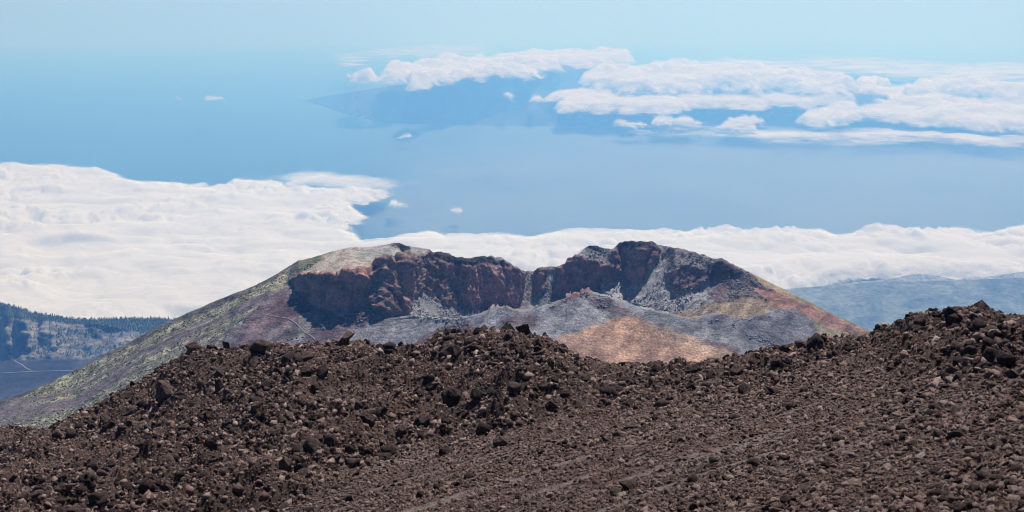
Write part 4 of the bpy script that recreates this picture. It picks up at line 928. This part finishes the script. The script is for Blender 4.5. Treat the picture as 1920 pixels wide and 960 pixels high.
taken = {}
def offer(o, px, py):
    best = min(SHORT, key=lambda k: math.hypot(NAMED[k][0] - px, (NAMED[k][1] - py) * 1.6)); dx, dy = px - NAMED[best][0], (py - NAMED[best][1]) * 1.6
    side = SIDES[int(round(math.atan2(dy, dx) / (math.pi / 4))) % 8]; d = math.hypot(dx, dy)
    if (best, side) not in taken or d < taken[best, side][0]: taken[best, side] = (d, o)

REG = [  # count, polygon, pixel size range, label, group
    (70, [(130, 800), (340, 680), (480, 665), (600, 655), (720, 668), (700, 780), (600, 880), (420, 940), (60, 940), (0, 850)], (13, 36), 'dark lava block among the rubble of the left mound', 'blocks on the left mound'),
    (55, [(760, 665), (880, 630), (980, 645), (1090, 680), (1180, 700), (1100, 760), (980, 800), (820, 830), (740, 760)], (12, 34), 'dark lava block among the rubble of the middle mound', 'blocks on the middle mound'),
    (45, [(1180, 705), (1290, 700), (1400, 680), (1560, 652), (1640, 640), (1640, 672), (1500, 712), (1350, 740), (1200, 765)], (11, 30), 'dark lava block on the ridge between the mound and right crest', 'blocks on the ridge'),
    (36, [(1640, 640), (1700, 612), (1920, 608), (1920, 680), (1760, 690), (1650, 670)], (13, 34), 'dark lava block on the stony right crest', 'blocks on the right crest'),
    (30, [(640, 880), (820, 850), (1000, 810), (1200, 790), (1500, 730), (1900, 720), (1900, 830), (1500, 900), (1000, 950), (600, 950)], (7, 13), 'small dark block lying loose on the bare scree', 'loose blocks on the scree')]
for cnt, poly, (s0, s1), lab, grp in REG:
    r = random.Random(hash(grp) % 1 + len(grp) * 131); done = 0
    xs_ = [p[0] for p in poly]; ys_ = [p[1] for p in poly]
    while done < cnt:
        x, y = r.uniform(min(xs_), max(xs_)), r.uniform(min(ys_), max(ys_))
        if not poly_mask(np.array([x]), np.array([y]), poly)[0]: continue
        s = s0 + (s1 - s0) * r.random() ** 2
        o = boulder(x, y, s, s * r.uniform(0.6, 1.0), lab, r.choice(B + slabs), grp, r=r, tilt=0.4); offer(o, x, y); done += 1
# crest stones that break the skyline
r = random.Random(5)
for k in range(60):
    px = r.uniform(90, 1910); py = lerp_line(CREST, px) + r.uniform(0, 5); s = r.uniform(8, 15)
    o = boulder(px, float(py), s, s * r.uniform(0.7, 1.15), 'small jagged block on the skyline of the foreground ridge', r.choice(B), 'blocks on the skyline', r=r, tilt=0.5); offer(o, px, float(py))
for (k, side), (d, o) in taken.items(): o['label'] = 'nearest lava block ' + side + ' the ' + SHORT[k]

# ------------------------------------------------------------------ the air
m, N, L = new_mat('air')
pvn = N.new('ShaderNodeVolumePrincipled'); pvn.inputs['Color'].default_value = (*HAZE_COLOR, 1); pvn.inputs['Density'].default_value = HAZE_DENSITY
pvn.inputs['Absorption Color'].default_value = (*HAZE_ABSORB, 1); pvn.inputs['Anisotropy'].default_value = 0.35
o = N.new('ShaderNodeOutputMaterial'); L.new(pvn.outputs[0], o.inputs['Volume'])
bm = bmesh.new(); bmesh.ops.create_cube(bm, size=1.0)
zt, zb, ex = ZC + 150.0, -(262000.0 ** 2) / (2 * RE) - 2.0, 2 * 262500.0
for v in bm.verts: v.co = (v.co.x * ex, v.co.y * ex, (zt if v.co.z > 0 else zb))
me = bpy.data.meshes.new('haze'); bm.to_mesh(me); bm.free()
link('haze', me, m, kind='stuff', label='thin blue haze filling the air over sea and land')
